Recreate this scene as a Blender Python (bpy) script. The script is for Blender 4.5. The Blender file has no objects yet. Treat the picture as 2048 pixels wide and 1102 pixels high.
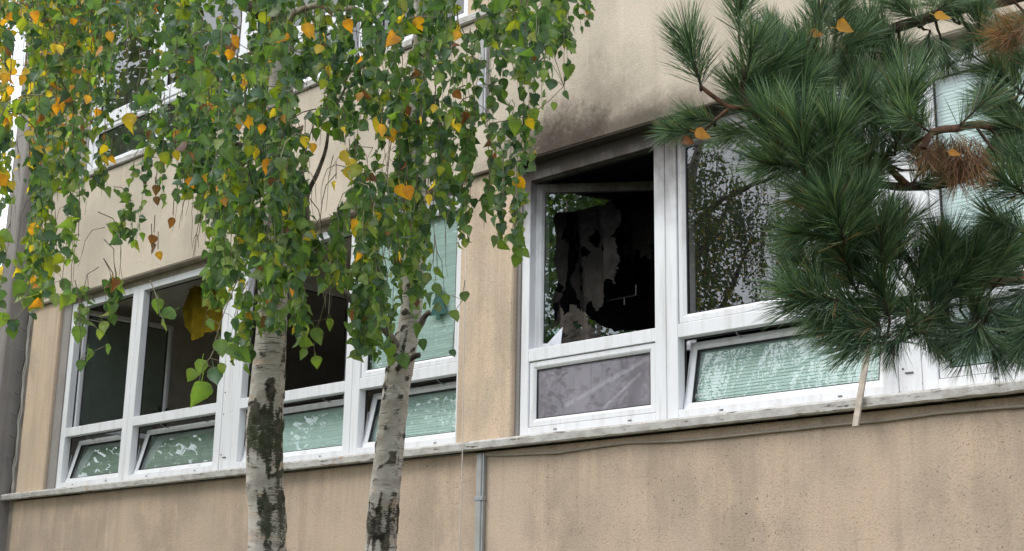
import bpy, math, random
import numpy as np
from math import sin, cos, radians as R_, pi
from mathutils import Vector, Matrix, noise

rnd = random.Random(11)
S = bpy.context.scene
COL = S.collection

# ------------------------------------------------------------------ camera
F_PX, YAW, PITCH, ROLL = 2781.9, 44.30, 14.327, 1.0348
EYE = Vector((0.0, -7.2, 1.6))
_y, _p, _r = R_(YAW), R_(PITCH), R_(ROLL)
FW = Vector((-sin(_y) * cos(_p), cos(_y) * cos(_p), sin(_p)))
_rt = Vector((cos(_y), sin(_y), 0)); _up = _rt.cross(FW)
RT = _rt * cos(_r) + _up * sin(_r); UP = -_rt * sin(_r) + _up * cos(_r)
cam = bpy.data.cameras.new('camera'); camo = bpy.data.objects.new('camera', cam); COL.objects.link(camo)
cam.sensor_width = 36; cam.sensor_fit = 'HORIZONTAL'; cam.lens = 36 * F_PX / 2048
cam.clip_start = 0.05; cam.clip_end = 2000
camo.matrix_world = Matrix(((RT.x, UP.x, -FW.x, EYE.x), (RT.y, UP.y, -FW.y, EYE.y), (RT.z, UP.z, -FW.z, EYE.z), (0, 0, 0, 1)))
S.camera = camo

# ------------------------------------------------------------------ sky, sun, exposure
SUN_EL, SUN_AZ = 48, 215      # azimuth: compass-like, measured from +y clockwise; light comes from behind-left of the camera
w = bpy.data.worlds.new('World'); S.world = w; w.use_nodes = True
nt = w.node_tree; nt.nodes.clear()
sky = nt.nodes.new('ShaderNodeTexSky'); sky.sky_type = 'NISHITA'; sky.sun_disc = False
sky.sun_elevation = R_(SUN_EL); sky.sun_rotation = R_(SUN_AZ); sky.dust_density = 3.0; sky.air_density = 1.0
hs = nt.nodes.new('ShaderNodeHueSaturation'); hs.inputs['Saturation'].default_value = 0.22; hs.inputs['Value'].default_value = 1.0
mx = nt.nodes.new('ShaderNodeMix'); mx.data_type = 'RGBA'; mx.inputs[0].default_value = 0.55
mx.inputs[7].default_value = (11.0, 11.9, 13.2, 1)     # the even cloud cover
bg = nt.nodes.new('ShaderNodeBackground'); bg.inputs[1].default_value = 0.14
wo = nt.nodes.new('ShaderNodeOutputWorld')
nt.links.new(sky.outputs[0], hs.inputs['Color']); nt.links.new(hs.outputs[0], mx.inputs[6])
nt.links.new(mx.outputs[2], bg.inputs[0]); nt.links.new(bg.outputs[0], wo.inputs[0])
sl = bpy.data.lights.new('sun', 'SUN'); sl.energy = 1.0; sl.angle = R_(25); sl.color = (1, .95, .88)
so = bpy.data.objects.new('sun', sl); COL.objects.link(so)
_e, _a = R_(SUN_EL), R_(SUN_AZ)
sd = Vector((sin(_a) * cos(_e), cos(_a) * cos(_e), sin(_e)))
so.rotation_euler = sd.to_track_quat('Z', 'Y').to_euler(); so.location = (0, -20, 20)
S.view_settings.view_transform = 'Standard'; S.view_settings.look = 'None'
S.view_settings.exposure = 0.58; S.view_settings.gamma = 1.0; S.view_settings.use_curve_mapping = False
S.cycles.max_bounces = 8; S.cycles.transparent_max_bounces = 16; S.cycles.use_denoising = True
S.cycles.transmission_bounces = 6; S.cycles.glossy_bounces = 4; S.cycles.diffuse_bounces = 4

# ------------------------------------------------------------------ helpers
def ray(px, py): return FW + RT * ((px - 1024) / F_PX) - UP * ((py - 551) / F_PX)
def at(px, py, depth): return EYE + ray(px, py) * depth
def onY(px, py, Y):
    d = ray(px, py); return EYE + d * ((Y - EYE.y) / d.y)
def pix(P):
    d = Vector(P) - EYE; k = d.dot(FW)
    return 1024 + F_PX * d.dot(RT) / k, 551 - F_PX * d.dot(UP) / k, k

def tag(o, label=None, cat=None, group=None, kind=None):
    if label: o['label'] = label
    if cat: o['category'] = cat
    if group: o['group'] = group
    if kind: o['kind'] = kind
    return o
def empty(name, loc=(0, 0, 0), label=None, cat=None, group=None):
    o = bpy.data.objects.new(name, None); COL.objects.link(o); o.location = loc
    o.empty_display_size = .2
    return tag(o, label, cat, group)
def link(name, me, mat, parent=None, smooth=False):
    o = bpy.data.objects.new(name, me); COL.objects.link(o)
    if mat is not None and len(me.materials) == 0:
        for m_ in (mat if isinstance(mat, (list, tuple)) else [mat]): me.materials.append(m_)
    if parent is not None:
        o.parent = parent; o.matrix_parent_inverse = Matrix.Translation(-parent.location) if parent.parent is None else Matrix.Identity(4)
    if smooth: me.polygons.foreach_set('use_smooth', [True] * len(me.polygons))
    return o

class MB:
    def __init__(s): s.v = []; s.f = []
    def add(s, vs, fs):
        n = len(s.v); s.v += [tuple(v) for v in vs]; s.f += [tuple(i + n for i in f) for f in fs]; return s
    def box(s, x0, x1, y0, y1, z0, z1, b=0.0):
        if x0 > x1: x0, x1 = x1, x0
        if y0 > y1: y0, y1 = y1, y0
        if z0 > z1: z0, z1 = z1, z0
        if b <= 0:
            vs = [(x, y, z) for z in (z0, z1) for y in (y0, y1) for x in (x0, x1)]
            fs = [(0, 2, 3, 1), (4, 5, 7, 6), (0, 1, 5, 4), (2, 6, 7, 3), (0, 4, 6, 2), (1, 3, 7, 5)]
            return s.add(vs, fs)
        vs = []; 
        def P(ax, sx, sy, sz):
            p = [x1 - b if sx > 0 else x0 + b, y1 - b if sy > 0 else y0 + b, z1 - b if sz > 0 else z0 + b]
            p[ax] += b * (sx, sy, sz)[ax]; return tuple(p)
        idx = {}
        for ax in range(3):
            for sx in (-1, 1):
                for sy in (-1, 1):
                    for sz in (-1, 1):
                        idx[(ax, sx, sy, sz)] = len(vs); vs.append(P(ax, sx, sy, sz))
        fs = []
        for ax in range(3):
            o = [a for a in range(3) if a != ax]
            for sg in (-1, 1):
                q = []
                for a, c in ((-1, -1), (1, -1), (1, 1), (-1, 1)):
                    t = [0, 0, 0]; t[ax] = sg; t[o[0]] = a; t[o[1]] = c; q.append(idx[(ax, *t)])
                fs.append(q)
        for ax in range(3):
            o = [a for a in range(3) if a != ax]
            for a in (-1, 1):
                for c in (-1, 1):
                    t0 = [0, 0, 0]; t0[o[0]] = a; t0[o[1]] = c; t1 = list(t0); t0[ax] = -1; t1[ax] = 1
                    fs.append([idx[(o[0], *t0)], idx[(o[0], *t1)], idx[(o[1], *t1)], idx[(o[1], *t0)]])
        for sx in (-1, 1):
            for sy in (-1, 1):
                for sz in (-1, 1): fs.append([idx[(a, sx, sy, sz)] for a in range(3)])
        return s.add(vs, fs)
    def tube(s, pts, rad, n=6, cap=True):
        pts = [Vector(p) for p in pts]; m = len(pts)
        rad = [rad] * m if isinstance(rad, (int, float)) else rad
        base = len(s.v); nrm = None
        for i, p in enumerate(pts):
            t = (pts[min(i + 1, m - 1)] - pts[max(i - 1, 0)])
            t = t.normalized() if t.length > 1e-9 else Vector((0, 0, 1))
            if nrm is None: nrm = t.orthogonal().normalized()
            nrm = (nrm - t * nrm.dot(t)); nrm = nrm.normalized() if nrm.length > 1e-6 else t.orthogonal().normalized()
            bn = t.cross(nrm)
            for k in range(n):
                a = 2 * pi * k / n; s.v.append(tuple(p + (nrm * cos(a) + bn * sin(a)) * rad[i]))
        for i in range(m - 1):
            for k in range(n):
                k2 = (k + 1) % n
                s.f.append((base + i * n + k, base + i * n + k2, base + (i + 1) * n + k2, base + (i + 1) * n + k))
        if cap:
            s.f.append(tuple(base + k for k in range(n))[::-1]); s.f.append(tuple(base + (m - 1) * n + k for k in range(n)))
        return s
    def ring(s, x0, x1, z0, z1, prof, M=None):
        """mitred rectangular frame; prof = closed list of (inward, y)"""
        m = len(prof); vs = []
        for cx, cz, sx, sz in ((x0, z0, 1, 1), (x1, z0, -1, 1), (x1, z1, -1, -1), (x0, z1, 1, -1)):
            for u, y in prof: vs.append(Vector((cx + sx * u, y, cz + sz * u)))
        if M is not None: vs = [M @ v for v in vs]
        fs = []
        for c in range(4):
            for k in range(m):
                k2 = (k + 1) % m; c2 = (c + 1) % 4
                fs.append((c * m + k, c2 * m + k, c2 * m + k2, c * m + k2))
        return s.add(vs, fs)
    def mesh(s, name):
        me = bpy.data.meshes.new(name); me.from_pydata(s.v, [], s.f); me.update(); return me
    def build(s, name, mat, parent=None, smooth=False):
        return link(name, s.mesh(name), mat, parent, smooth)

def recalc(o):
    import bmesh
    bm = bmesh.new(); bm.from_mesh(o.data); bmesh.ops.recalc_face_normals(bm, faces=bm.faces); bm.to_mesh(o.data); bm.free(); return o

# ------------------------------------------------------------------ materials
class NM:
    def __init__(s, name):
        s.m = bpy.data.materials.new(name); s.m.use_nodes = True; s.t = s.m.node_tree; s.n = s.t.nodes
        s.b = s.n['Principled BSDF']; s.out = s.n['Material Output']
    def N(s, ty, **kw):
        n = s.n.new(ty)
        for k, v in kw.items(): setattr(n, k, v)
        return n
    def L(s, a, b): s.t.links.new(a, b)
    def set(s, sock, v):
        if hasattr(v, 'is_linked') or hasattr(v, 'links'): s.L(v, sock)
        else: sock.default_value = v
    def pos(s, scale=(1, 1, 1), obj=False, off=(0, 0, 0)):
        g = s.N('ShaderNodeTexCoord').outputs['Object'] if obj else s.N('ShaderNodeNewGeometry').outputs['Position']
        mp = s.N('ShaderNodeMapping'); mp.inputs['Scale'].default_value = scale; mp.inputs['Location'].default_value = off
        s.L(g, mp.inputs[0]); return mp.outputs[0]
    def noise(s, vec, scale=5, detail=4, rough=.55, dist=0):
        n = s.N('ShaderNodeTexNoise'); s.L(vec, n.inputs['Vector'])
        n.inputs['Scale'].default_value = scale; n.inputs['Detail'].default_value = detail
        n.inputs['Roughness'].default_value = rough; n.inputs['Distortion'].default_value = dist; return n.outputs[0]
    def voro(s, vec, scale, out='Distance', feat='F1', rnd_=1.0):
        n = s.N('ShaderNodeTexVoronoi', feature=feat); s.L(vec, n.inputs['Vector']); n.inputs['Scale'].default_value = scale
        n.inputs['Randomness'].default_value = rnd_; return n.outputs[out]
    def ramp(s, v, lo, hi, a=0.0, b=1.0):
        if lo > hi: lo, hi, a, b = hi, lo, b, a
        n = s.N('ShaderNodeMapRange', interpolation_type='SMOOTHSTEP'); s.set(n.inputs[0], v)
        n.inputs[1].default_value = lo; n.inputs[2].default_value = hi; n.inputs[3].default_value = a; n.inputs[4].default_value = b
        return n.outputs[0]
    def math(s, op, a, b=0.0):
        n = s.N('ShaderNodeMath', operation=op); s.set(n.inputs[0], a); s.set(n.inputs[1], b); return n.outputs[0]
    def mix(s, f, a, b, mode='MIX'):
        n = s.N('ShaderNodeMix', data_type='RGBA', blend_type=mode); s.set(n.inputs[0], f)
        s.set(n.inputs[6], a if not isinstance(a, tuple) else (*a[:3], 1)); s.set(n.inputs[7], b if not isinstance(b, tuple) else (*b[:3], 1))
        return n.outputs[2]
    def sep(s, vec):
        n = s.N('ShaderNodeSeparateXYZ'); s.L(vec, n.inputs[0]); return n.outputs
    def blob(s, c, r, soft=1.0):
        """1 inside an ellipsoid about c falling to 0 at its rim (world space)"""
        v = s.N('ShaderNodeVectorMath', operation='SUBTRACT'); s.L(s.N('ShaderNodeNewGeometry').outputs['Position'], v.inputs[0]); v.inputs[1].default_value = c
        d = s.N('ShaderNodeVectorMath', operation='DIVIDE'); s.L(v.outputs[0], d.inputs[0]); d.inputs[1].default_value = r
        l = s.N('ShaderNodeVectorMath', operation='LENGTH'); s.L(d.outputs[0], l.inputs[0])
        return l.outputs['Value']
    def bump(s, h, strength=.5, dist=.01):
        n = s.N('ShaderNodeBump'); n.inputs['Strength'].default_value = strength; n.inputs['Distance'].default_value = dist
        s.L(h, n.inputs['Height']); s.L(n.outputs[0], s.b.inputs['Normal'])
    def fin(s, col=None, rough=None, spec=None, metal=None):
        if col is not None: s.set(s.b.inputs['Base Color'], col if not isinstance(col, tuple) else (*col[:3], 1))
        if rough is not None: s.set(s.b.inputs['Roughness'], rough)
        if spec is not None: s.b.inputs['Specular IOR Level'].default_value = spec
        if metal is not None: s.b.inputs['Metallic'].default_value = metal
        return s.m

ZO = 1.6   # facade heights below are measured from eye height; add ZO for height above ground
def mat_wall(name, base, dark, speck=0.5, soot=False, peach=None):
    m = NM(name); P = m.pos()
    big = m.noise(m.pos((.5, .5, .5)), 2.2, 5, .6)
    streak = m.noise(m.pos((5, 5, .35)), 1.6, 5, .62)
    fine = m.noise(P, 60, 4, .7); gr = m.voro(P, 95)
    c = m.mix(m.ramp(big, .35, .68), base, tuple(x * .78 for x in base))
    if peach: c = m.mix(m.ramp(m.noise(m.pos((1, 1, .6)), 3.1, 4), .42, .62), c, peach)
    c = m.mix(m.math('MULTIPLY', m.ramp(streak, .5, .74), .36), c, dark)
    c = m.mix(m.ramp(m.noise(m.pos((7, 7, .5), off=(3, 1, 0)), 1.2, 4, .6), .6, .78), c, tuple(min(1, x * 1.17) for x in base))
    c = m.mix(m.math('MULTIPLY', m.ramp(fine, .4, .75), .5), c, tuple(x * .6 for x in base))
    # dark pebbles in the render
    spm = m.ramp(m.noise(P, 58, 2, .6, .4), .655, .70)
    dens = m.ramp(m.noise(m.pos((1, 1, 1)), 1.1, 3), .35, .6)
    sp2 = m.ramp(m.noise(P, 120, 2, .6, .3), .62, .68)
    k = m.math('MULTIPLY', m.math('ADD', spm, m.math('MULTIPLY', sp2, .6)), m.math('MULTIPLY', dens, speck))
    c = m.mix(m.math('MINIMUM', k, .85), c, (.05, .04, .035))
    zz = m.sep(P)[2]
    dm = m.math('MULTIPLY', m.ramp(zz, 1.9, 2.86), m.ramp(m.noise(m.pos((11, 11, .25)), 1.5, 4, .65), .50, .66))
    if not soot: c = m.mix(m.math('MULTIPLY', dm, .26), c, dark)
    wp = m.N('ShaderNodeVectorMath', operation='ADD'); m.L(P, wp.inputs[0])
    wn = m.N('ShaderNodeTexNoise'); wn.inputs['Scale'].default_value = 2.5; wn.inputs['Detail'].default_value = 5; m.L(P, wn.inputs['Vector']); ws = m.N('ShaderNodeVectorMath', operation='SCALE'); ws.inputs['Scale'].default_value = .5
    m.L(wn.outputs['Color'], ws.inputs[0]); m.L(ws.outputs[0], wp.inputs[1])
    ck = m.ramp(m.voro(wp.outputs[0], .75, 'Distance', 'DISTANCE_TO_EDGE'), .0012, .0045, 1, 0)
    c = m.mix(m.math('MULTIPLY', m.math('MULTIPLY', ck, m.ramp(m.noise(P, 1.3, 2), .5, .58)), .2), c, tuple(x * .5 for x in dark))
    if soot:
        n1 = m.math('MULTIPLY', m.math('SUBTRACT', m.noise(P, 2.6, 5, .65), .5), 1.3)
        n2 = m.math('MULTIPLY', m.math('SUBTRACT', m.noise(P, 34, 3, .6), .5), .45)
        def sm(cx, cz, rx, rz, k):
            d = m.math('ADD', m.math('ADD', m.blob((cx, -.1, cz + ZO), (rx, 1.5, rz)), n1), n2)
            return m.ramp(d, .15, 1.35, k, 0)
        a = sm(-6.4, 3.38, .80, .46, .97)
        b = sm(-6.05, 3.60, .40, .52, .55)
        c2 = sm(-6.0, 3.40, 1.35, .24, .85)
        e = m.math('MAXIMUM', m.math('MAXIMUM', a, b), c2)
        c = m.mix(e, c, (.058, .044, .034))
    h = m.math('ADD', m.math('MULTIPLY', gr, .7), fine)
    m.bump(h, .38, .005)
    return m.fin(c, .93, .15)
M = {}
M['panel'] = mat_wall('upper_render', (.60, .515, .41), (.35, .28, .215), .12, True)
M['lower'] = mat_wall('lower_render', (.53, .415, .315), (.33, .25, .185), .9, False, (.56, .425, .315))
M['pier'] = mat_wall('pier_render', (.60, .475, .355), (.40, .29, .21), .5, False, (.64, .485, .355))
M['grey_conc'] = mat_wall('grey_concrete', (.33, .30, .28), (.17, .15, .14), .15)
def mat_soffit():
    m = NM('soffit_concrete')
    n = m.noise(m.pos(), 6, 4)
    x = m.sep(m.pos())[0]
    s1 = m.math('MULTIPLY', m.ramp(x, -8.2, -6.9), m.ramp(x, -3.6, -4.6))
    c = m.mix(m.ramp(n, .3, .7), (.42, .36, .30), (.30, .25, .21))
    c = m.mix(m.math('MULTIPLY', s1, .88), c, (.035, .028, .026))
    return m.fin(c, .9, .1)
M['soffit'] = mat_soffit()

def mat_pvc():
    m = NM('white_pvc'); P = m.pos()
    x, y, z = m.sep(P)[0], m.sep(P)[1], m.sep(P)[2]
    c = m.mix(m.ramp(m.noise(m.pos((9, 9, .8)), 1.5, 4), .45, .8), (.74, .74, .755), (.60, .59, .585))
    # soot near the top of the burnt-out casements
    n = m.math('MULTIPLY', m.math('SUBTRACT', m.noise(m.pos((1, 1, .6)), 5, 5, .6), .5), .7)
    zr = m.ramp(m.math('ADD', z, n), 4.05, 4.98)
    xr = m.math('MULTIPLY', m.ramp(x, -7.4, -6.9), m.ramp(x, -4.2, -5.4))
    s = m.math('MULTIPLY', zr, xr)
    c = m.mix(m.math('MULTIPLY', s, .99), c, (.055, .042, .034))
    # flaked spots and drips just above the sill
    low = m.ramp(z, 1.40 + ZO, 1.33 + ZO)
    fl = m.ramp(m.noise(m.pos((1, 1, 2.5)), 26, 3, .6), .64, .67)
    c = m.mix(m.math('MULTIPLY', m.math('MULTIPLY', fl, low), .85), c, (.08, .06, .05))
    dr = m.ramp(m.noise(m.pos((60, 60, 1.2)), 1.0, 2), .62, .72)
    c = m.mix(m.math('MULTIPLY', dr, .22), c, (.30, .25, .22))
    sp = m.ramp(m.noise(P, 70, 2, .5), .735, .755)
    c = m.mix(m.math('MULTIPLY', sp, .7), c, (.06, .05, .05))
    return m.fin(c, m.math('ADD', m.math('MULTIPLY', s, .55), .38), .4)
M['pvc'] = mat_pvc()
def mat_sill():
    m = NM('flaking_sill_paint'); P = m.pos((1, 1, 1.6))
    c = m.mix(m.ramp(m.noise(P, 9, 5, .65), .4, .66), (.52, .50, .47), (.38, .35, .32))
    c = m.mix(m.ramp(m.noise(m.pos((.5, 1, 4)), 13, 5, .7), .585, .64), c, (.10, .075, .06))
    c = m.mix(m.ramp(m.noise(m.pos((1, 1, 1), off=(4, 0, 2)), 5.0, 5, .7), .64, .70), c, (.42, .29, .20))
    m.bump(m.noise(P, 30, 4, .7), .6, .006)
    return m.fin(c, .8, .2)
M['sill'] = mat_sill()
def simple(name, col, rough=.6, spec=.4, metal=0, var=.15, sc=8, obj=False):
    m = NM(name); n = m.noise(m.pos(obj=obj), sc, 4)
    c = m.mix(m.ramp(n, .3, .7), col, tuple(x * (1 - var) for x in col))
    return m.fin(c, rough, spec, metal)
M['gasket'] = simple('black_rubber', (.02, .02, .022), .6)
M['metal'] = simple('zinc_steel', (.42, .43, .44), .45, .5, .7)
M['conduit'] = simple('grey_paint', (.36, .36, .35), .5)
M['screw'] = simple('screw_steel', (.10, .09, .09), .5)
M['room'] = simple('room_plaster', (.66, .62, .56), .9, .1)
M['room_burnt'] = simple('charred_plaster', (.035, .037, .045), .95, .05, var=.6, sc=3)
M['floor_in'] = simple('room_floor', (.30, .25, .20), .7)
M['cable'] = simple('cable_beige', (.36, .31, .25), .6)
M['cable_dark'] = simple('cable_dark', (.07, .065, .06), .6)
M['cord'] = simple('cord_pale', (.62, .55, .48), .7)
M['lath'] = simple('weathered_lath', (.58, .50, .42), .85, .1, var=.35, sc=14)
M['curtain'] = simple('yellow_cloth', (.24, .165, .012), .9, .05, var=.35, sc=10)
M['plant'] = simple('houseplant_green', (.02, .05, .025), .5)
M['paper'] = simple('paper_white', (.72, .74, .80), .9, .1)
def mat_rag():
    m = NM('scorched_cloth'); P = m.pos(); z = m.sep(P)[2]
    n = m.noise(P, 5, 5, .7)
    k = m.ramp(m.math('ADD', z, m.math('MULTIPLY', m.math('SUBTRACT', n, .5), 1.2)), 3.7, 4.7)
    c = m.mix(k, (.075, .064, .054), (.014, .013, .013))
    c = m.mix(m.math('MULTIPLY', m.ramp(m.noise(P, 12, 4, .7), .48, .68), .8), c, (.03, .027, .026))
    return m.fin(c, .95, .05)
M['rag'] = mat_rag()
M['deco'] = simple('green_card', (.02, .10, .08), .7, var=.4, sc=25)
M['roof'] = simple('bitumen', (.06, .06, .06), .9)
M['bar'] = simple('pale_reflection_strip', (.85, .83, .82), .6)  # pale colour of the strips that imitate reflections in the dirty pane

def mat_glass(name, tint=(1, 1, 1), boost=2.2, dirt=0.0, dirtcol=(.4, .38, .4), wav=0.0):
    m = NM(name); m.n.remove(m.b)
    ge = m.N('ShaderNodeNewGeometry'); dt = m.N('ShaderNodeVectorMath', operation='DOT_PRODUCT')   # same on both faces of the sheet
    m.L(ge.outputs['Incoming'], dt.inputs[0]); m.L(ge.outputs['Normal'], dt.inputs[1])
    ci = m.math('SUBTRACT', 1.0, m.math('ABSOLUTE', dt.outputs['Value']))
    fr = m.math('ADD', m.math('MULTIPLY', m.math('POWER', ci, 5.0), .96), .042)
    k = m.math('MINIMUM', m.math('MULTIPLY', fr, boost), 1.0)
    tr = m.N('ShaderNodeBsdfTransparent'); tr.inputs[0].default_value = (*tint, 1)
    gl = m.N('ShaderNodeBsdfAnisotropic') if False else m.N('ShaderNodeBsdfGlossy'); gl.inputs['Roughness'].default_value = 0.0
    bp = m.N('ShaderNodeBump'); bp.inputs['Strength'].default_value = .25; bp.inputs['Distance'].default_value = .003
    m.L(m.noise(m.pos((1, 1, 1)), 2.2, 2), bp.inputs['Height']); m.L(bp.outputs[0], gl.inputs['Normal'])
    mixs = m.N('ShaderNodeMixShader'); m.L(k, mixs.inputs[0]); m.L(tr.outputs[0], mixs.inputs[1]); m.L(gl.outputs[0], mixs.inputs[2])
    outp = mixs.outputs[0]
    if dirt > 0:
        df = m.N('ShaderNodeBsdfDiffuse')
        c = m.mix(m.ramp(m.noise(m.pos((2, 2, 1.5)), 2.4, 5, .6), .35, .7), dirtcol, tuple(x * .72 for x in dirtcol))
        c = m.mix(m.math('MULTIPLY', m.ramp(m.noise(m.pos((30, 30, .6)), 1.4, 4, .7), .56, .72), .5), c, tuple(x * .35 for x in dirtcol))
        m.L(c, df.inputs[0])
        ms = m.N('ShaderNodeMixShader'); f = m.ramp(m.noise(m.pos((1, 1, 1)), 3, 4), .2, .8, dirt * .85, min(1, dirt * 1.1))
        m.L(f, ms.inputs[0]); m.L(outp, ms.inputs[1]); m.L(df.outputs[0], ms.inputs[2]); outp = ms.outputs[0]
    m.L(outp, m.out.inputs[0]); return m.m
M['glass'] = mat_glass('window_glass', (.86, .94, .92), 2.9)
M['glass_dark'] = mat_glass('smoked_glass', (.4, .4, .42), 4.2, .10, (.07, .07, .075))
M['glass_sooty'] = mat_glass('dirty_glass', (.8, .8, .85), 2.2, .62, (.34, .31, .35))
M['glass_green'] = mat_glass('green_glass', (.6, .7, .64), 3.0, .26, (.26, .33, .29))
def mat_blind(name, a):
    m = NM(name)
    c = m.mix(m.ramp(m.noise(m.pos((1, 1, 20)), 3, 3), .3, .7), a, tuple(x * .8 for x in a))
    return m.fin(c, .7, .2)
M['blind'] = mat_blind('mint_blind', (.60, .69, .66))
M['blind_grey'] = mat_blind('grey_blind', (.34, .38, .34))

def mat_leaf(name, trans=.42, gain=1.0):
    m = NM(name)
    a = m.N('ShaderNodeAttribute', attribute_name='col').outputs['Color']
    m.fin(a, .46, .5)
    t = m.N('ShaderNodeBsdfTranslucent')
    tc = m.mix(1.0, a, (1.5, 1.6, .6), 'MULTIPLY'); m.L(tc, t.inputs[0])
    ms = m.N('ShaderNodeMixShader'); ms.inputs[0].default_value = trans
    m.L(m.b.outputs[0], ms.inputs[1]); m.L(t.outputs[0], ms.inputs[2]); m.L(ms.outputs[0], m.out.inputs[0])
    return m.m
M['leaf'] = mat_leaf('birch_leaf', .54)
M['needle'] = mat_leaf('pine_needle', .2)
def mat_twig(name, a, b, sc=20):
    m = NM(name); n = m.noise(m.pos(), sc, 4, .6)
    m.bump(n, .5, .004)
    return m.fin(m.mix(m.ramp(n, .35, .65), a, b), .8, .2)
M['twig'] = mat_twig('birch_twig', (.16, .12, .08), (.07, .05, .035))
M['twig_pale'] = mat_twig('pale_birch_twig', (.34, .30, .22), (.16, .13, .09))
M['limb'] = mat_twig('birch_limb', (.22, .19, .16), (.05, .04, .035), 14)
M['pine_bark'] = mat_twig('pine_bark', (.085, .055, .04), (.035, .025, .02), 30)
M['pine_red'] = mat_twig('red_pine_bark', (.17, .085, .05), (.07, .04, .028), 30)
def mat_birch():
    m = NM('birch_bark')
    a = m.N('ShaderNodeAttribute', attribute_name='dark').outputs['Fac']
    g = m.N('ShaderNodeAttribute', attribute_name='moss').outputs['Fac']
    P = m.pos()
    c = m.mix(m.ramp(m.noise(m.pos((2, 2, 5)), 4, 5, .65), .35, .7), (.52, .48, .43), (.33, .285, .245))
    c = m.mix(m.ramp(m.noise(m.pos((1, 1, 4)), 6, 4, .6), .58, .72), c, (.52, .38, .27))
    len_ = m.ramp(m.noise(m.pos((4, 4, 60)), 2.4, 3, .55), .60, .68)
    c = m.mix(m.math('MULTIPLY', len_, .85), c, (.07, .055, .048))
    dk = m.mix(m.ramp(m.noise(P, 26, 5, .7), .35, .65), (.022, .019, .016), (.11, .095, .075))
    dk = m.mix(m.math('MULTIPLY', g, m.ramp(m.noise(P, 11, 4, .6), .35, .6)), dk, (.055, .065, .035))
    e = m.math('ADD', m.math('MULTIPLY', a, .82), m.math('MULTIPLY', m.math('SUBTRACT', m.noise(m.pos((1, 1, 2.4)), 20, 6, .8, 1.2), .5), 1.9))
    e = m.math('ADD', e, m.math('MULTIPLY', m.math('SUBTRACT', m.noise(m.pos((1, 1, 2.8)), 85, 4, .8), .5), 1.5))
    c = m.mix(m.ramp(e, .30, .66), c, dk)
    m.bump(m.math('ADD', m.noise(m.pos((1, 1, 2)), 38, 5, .7), m.math('MULTIPLY', a, m.noise(P, 18, 4, .7))), .55, .006)
    return m.fin(c, .8, .2)
M['birch'] = mat_birch()
def mat_ground():
    m = NM('lawn'); P = m.pos()
    c = m.mix(m.ramp(m.noise(P, .6, 5), .35, .65), (.07, .09, .03), (.12, .10, .06))
    c = m.mix(m.ramp(m.noise(P, 14, 4, .7), .4, .65), c, (.04, .06, .02))
    m.bump(m.noise(P, 40, 4, .7), .8, .03); return m.fin(c, .95, .1)
M['ground'] = mat_ground()

# ------------------------------------------------------------------ ground
tag(MB().add([(-400, -400, 0), (400, -400, 0), (400, 400, 0), (-400, 400, 0)], [(0, 1, 2, 3)]).build('ground', M['ground']), kind='structure')
# a band of paving slabs along the foot of the wall
pv = tag(MB().box(-15.2, 3.2, -.75, -.03, -.04, .05).build('pavement', M['grey_conc']), kind='structure')
slab_me = MB().box(-.245, .245, -.34, .34, 0, .022, .004).mesh('slab')
for i in range(36):
    s_ = link('slab', slab_me, M['grey_conc'], pv); s_.location = (-14.9 + i * .5, -.39, .051)

# ------------------------------------------------------------------ building
B = empty('concrete_building', (-7, 0, 0), 'long beige rendered panel building with rows of white plastic windows', 'building')
XL, XR = -14.47, 3.0
def bpart(mb, name, mat, label=None, kind=None, rc=False):
    o = mb.build(name, mat, B)
    if label: o['label'] = label
    if kind: o['kind'] = kind
    return o
def lrow(z): return z + ZO
FLOOR = 3.43
# panels: lower wall, upper panel of each storey (in front of the windows), the parapet
bpart(MB().box(XL, XR, -.035, .18, 0, lrow(1.265), .006), 'lower_wall', M['lower'])
bpart(MB().box(XL - .02, XR, -.06, -.036, 0, .45, .006), 'plinth', M['grey_conc'])
for k in range(2):
    z0 = lrow(3.411 + k * FLOOR); z1 = lrow(1.265 + FLOOR * (k + 1)) if k == 0 else lrow(3.411 + FLOOR + 1.3)
    bpart(MB().box(XL, XR, -.10, .04, z0, z1, .008), 'wall_panel', M['panel'])
    bpart(MB().box(XL + .01, XR - .01, -.092, .030, z0 - .006, z0 - .001), 'panel_soffit', M['soffit'])
    bpart(MB().box(XL, XR, .041, .30, z0 - .001, z1, .0), 'lintel', M['soffit'])
bpart(MB().box(XL - .05, XR, -.14, .6, lrow(8.145), lrow(8.2), .008), 'coping', M['grey_conc'])
bpart(MB().box(XL, XR, .3, 6.3, lrow(8.0), lrow(8.1)), 'roof', M['roof'])
bpart(MB().box(XL, XL + .25, .30, 6.3, 0, lrow(8.0)), 'end_wall', M['panel'])
bpart(MB().box(XR - .25, XR, .30, 6.3, 0, lrow(8.0)), 'end_wall', M['panel'])
bpart(MB().box(XL, XR, 6.3, 6.5, 0, lrow(8.1)), 'back_wall', M['panel'])
# closing strip between frame top and lintel, piers
for k in range(2):
    dz = k * FLOOR
    for x0, x1 in ((-13.655, -7.545), (-6.925, -.80)):
        bpart(MB().box(x0, x1, .012, .075, lrow(3.338 + dz), lrow(3.409 + dz)), 'head_strip', M['soffit'])
    for x0, x1 in ((-14.43, -13.83), (-7.535, -6.965), (-.765, -.17), (-.165, XR)):
        bpart(MB().box(x0, x1, -.055 if x0 > -14 else -.05, .30, lrow(1.30 + dz), lrow(3.41 + dz), .01), 'pier', M['pier'])
    for x0, x1 in ((-13.829, -13.656), (-6.964, -6.926)):
        bpart(MB().box(x0, x1, -.012, .30, lrow(1.30 + dz), lrow(3.409 + dz), .003), 'reveal', M['grey_conc'])

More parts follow.
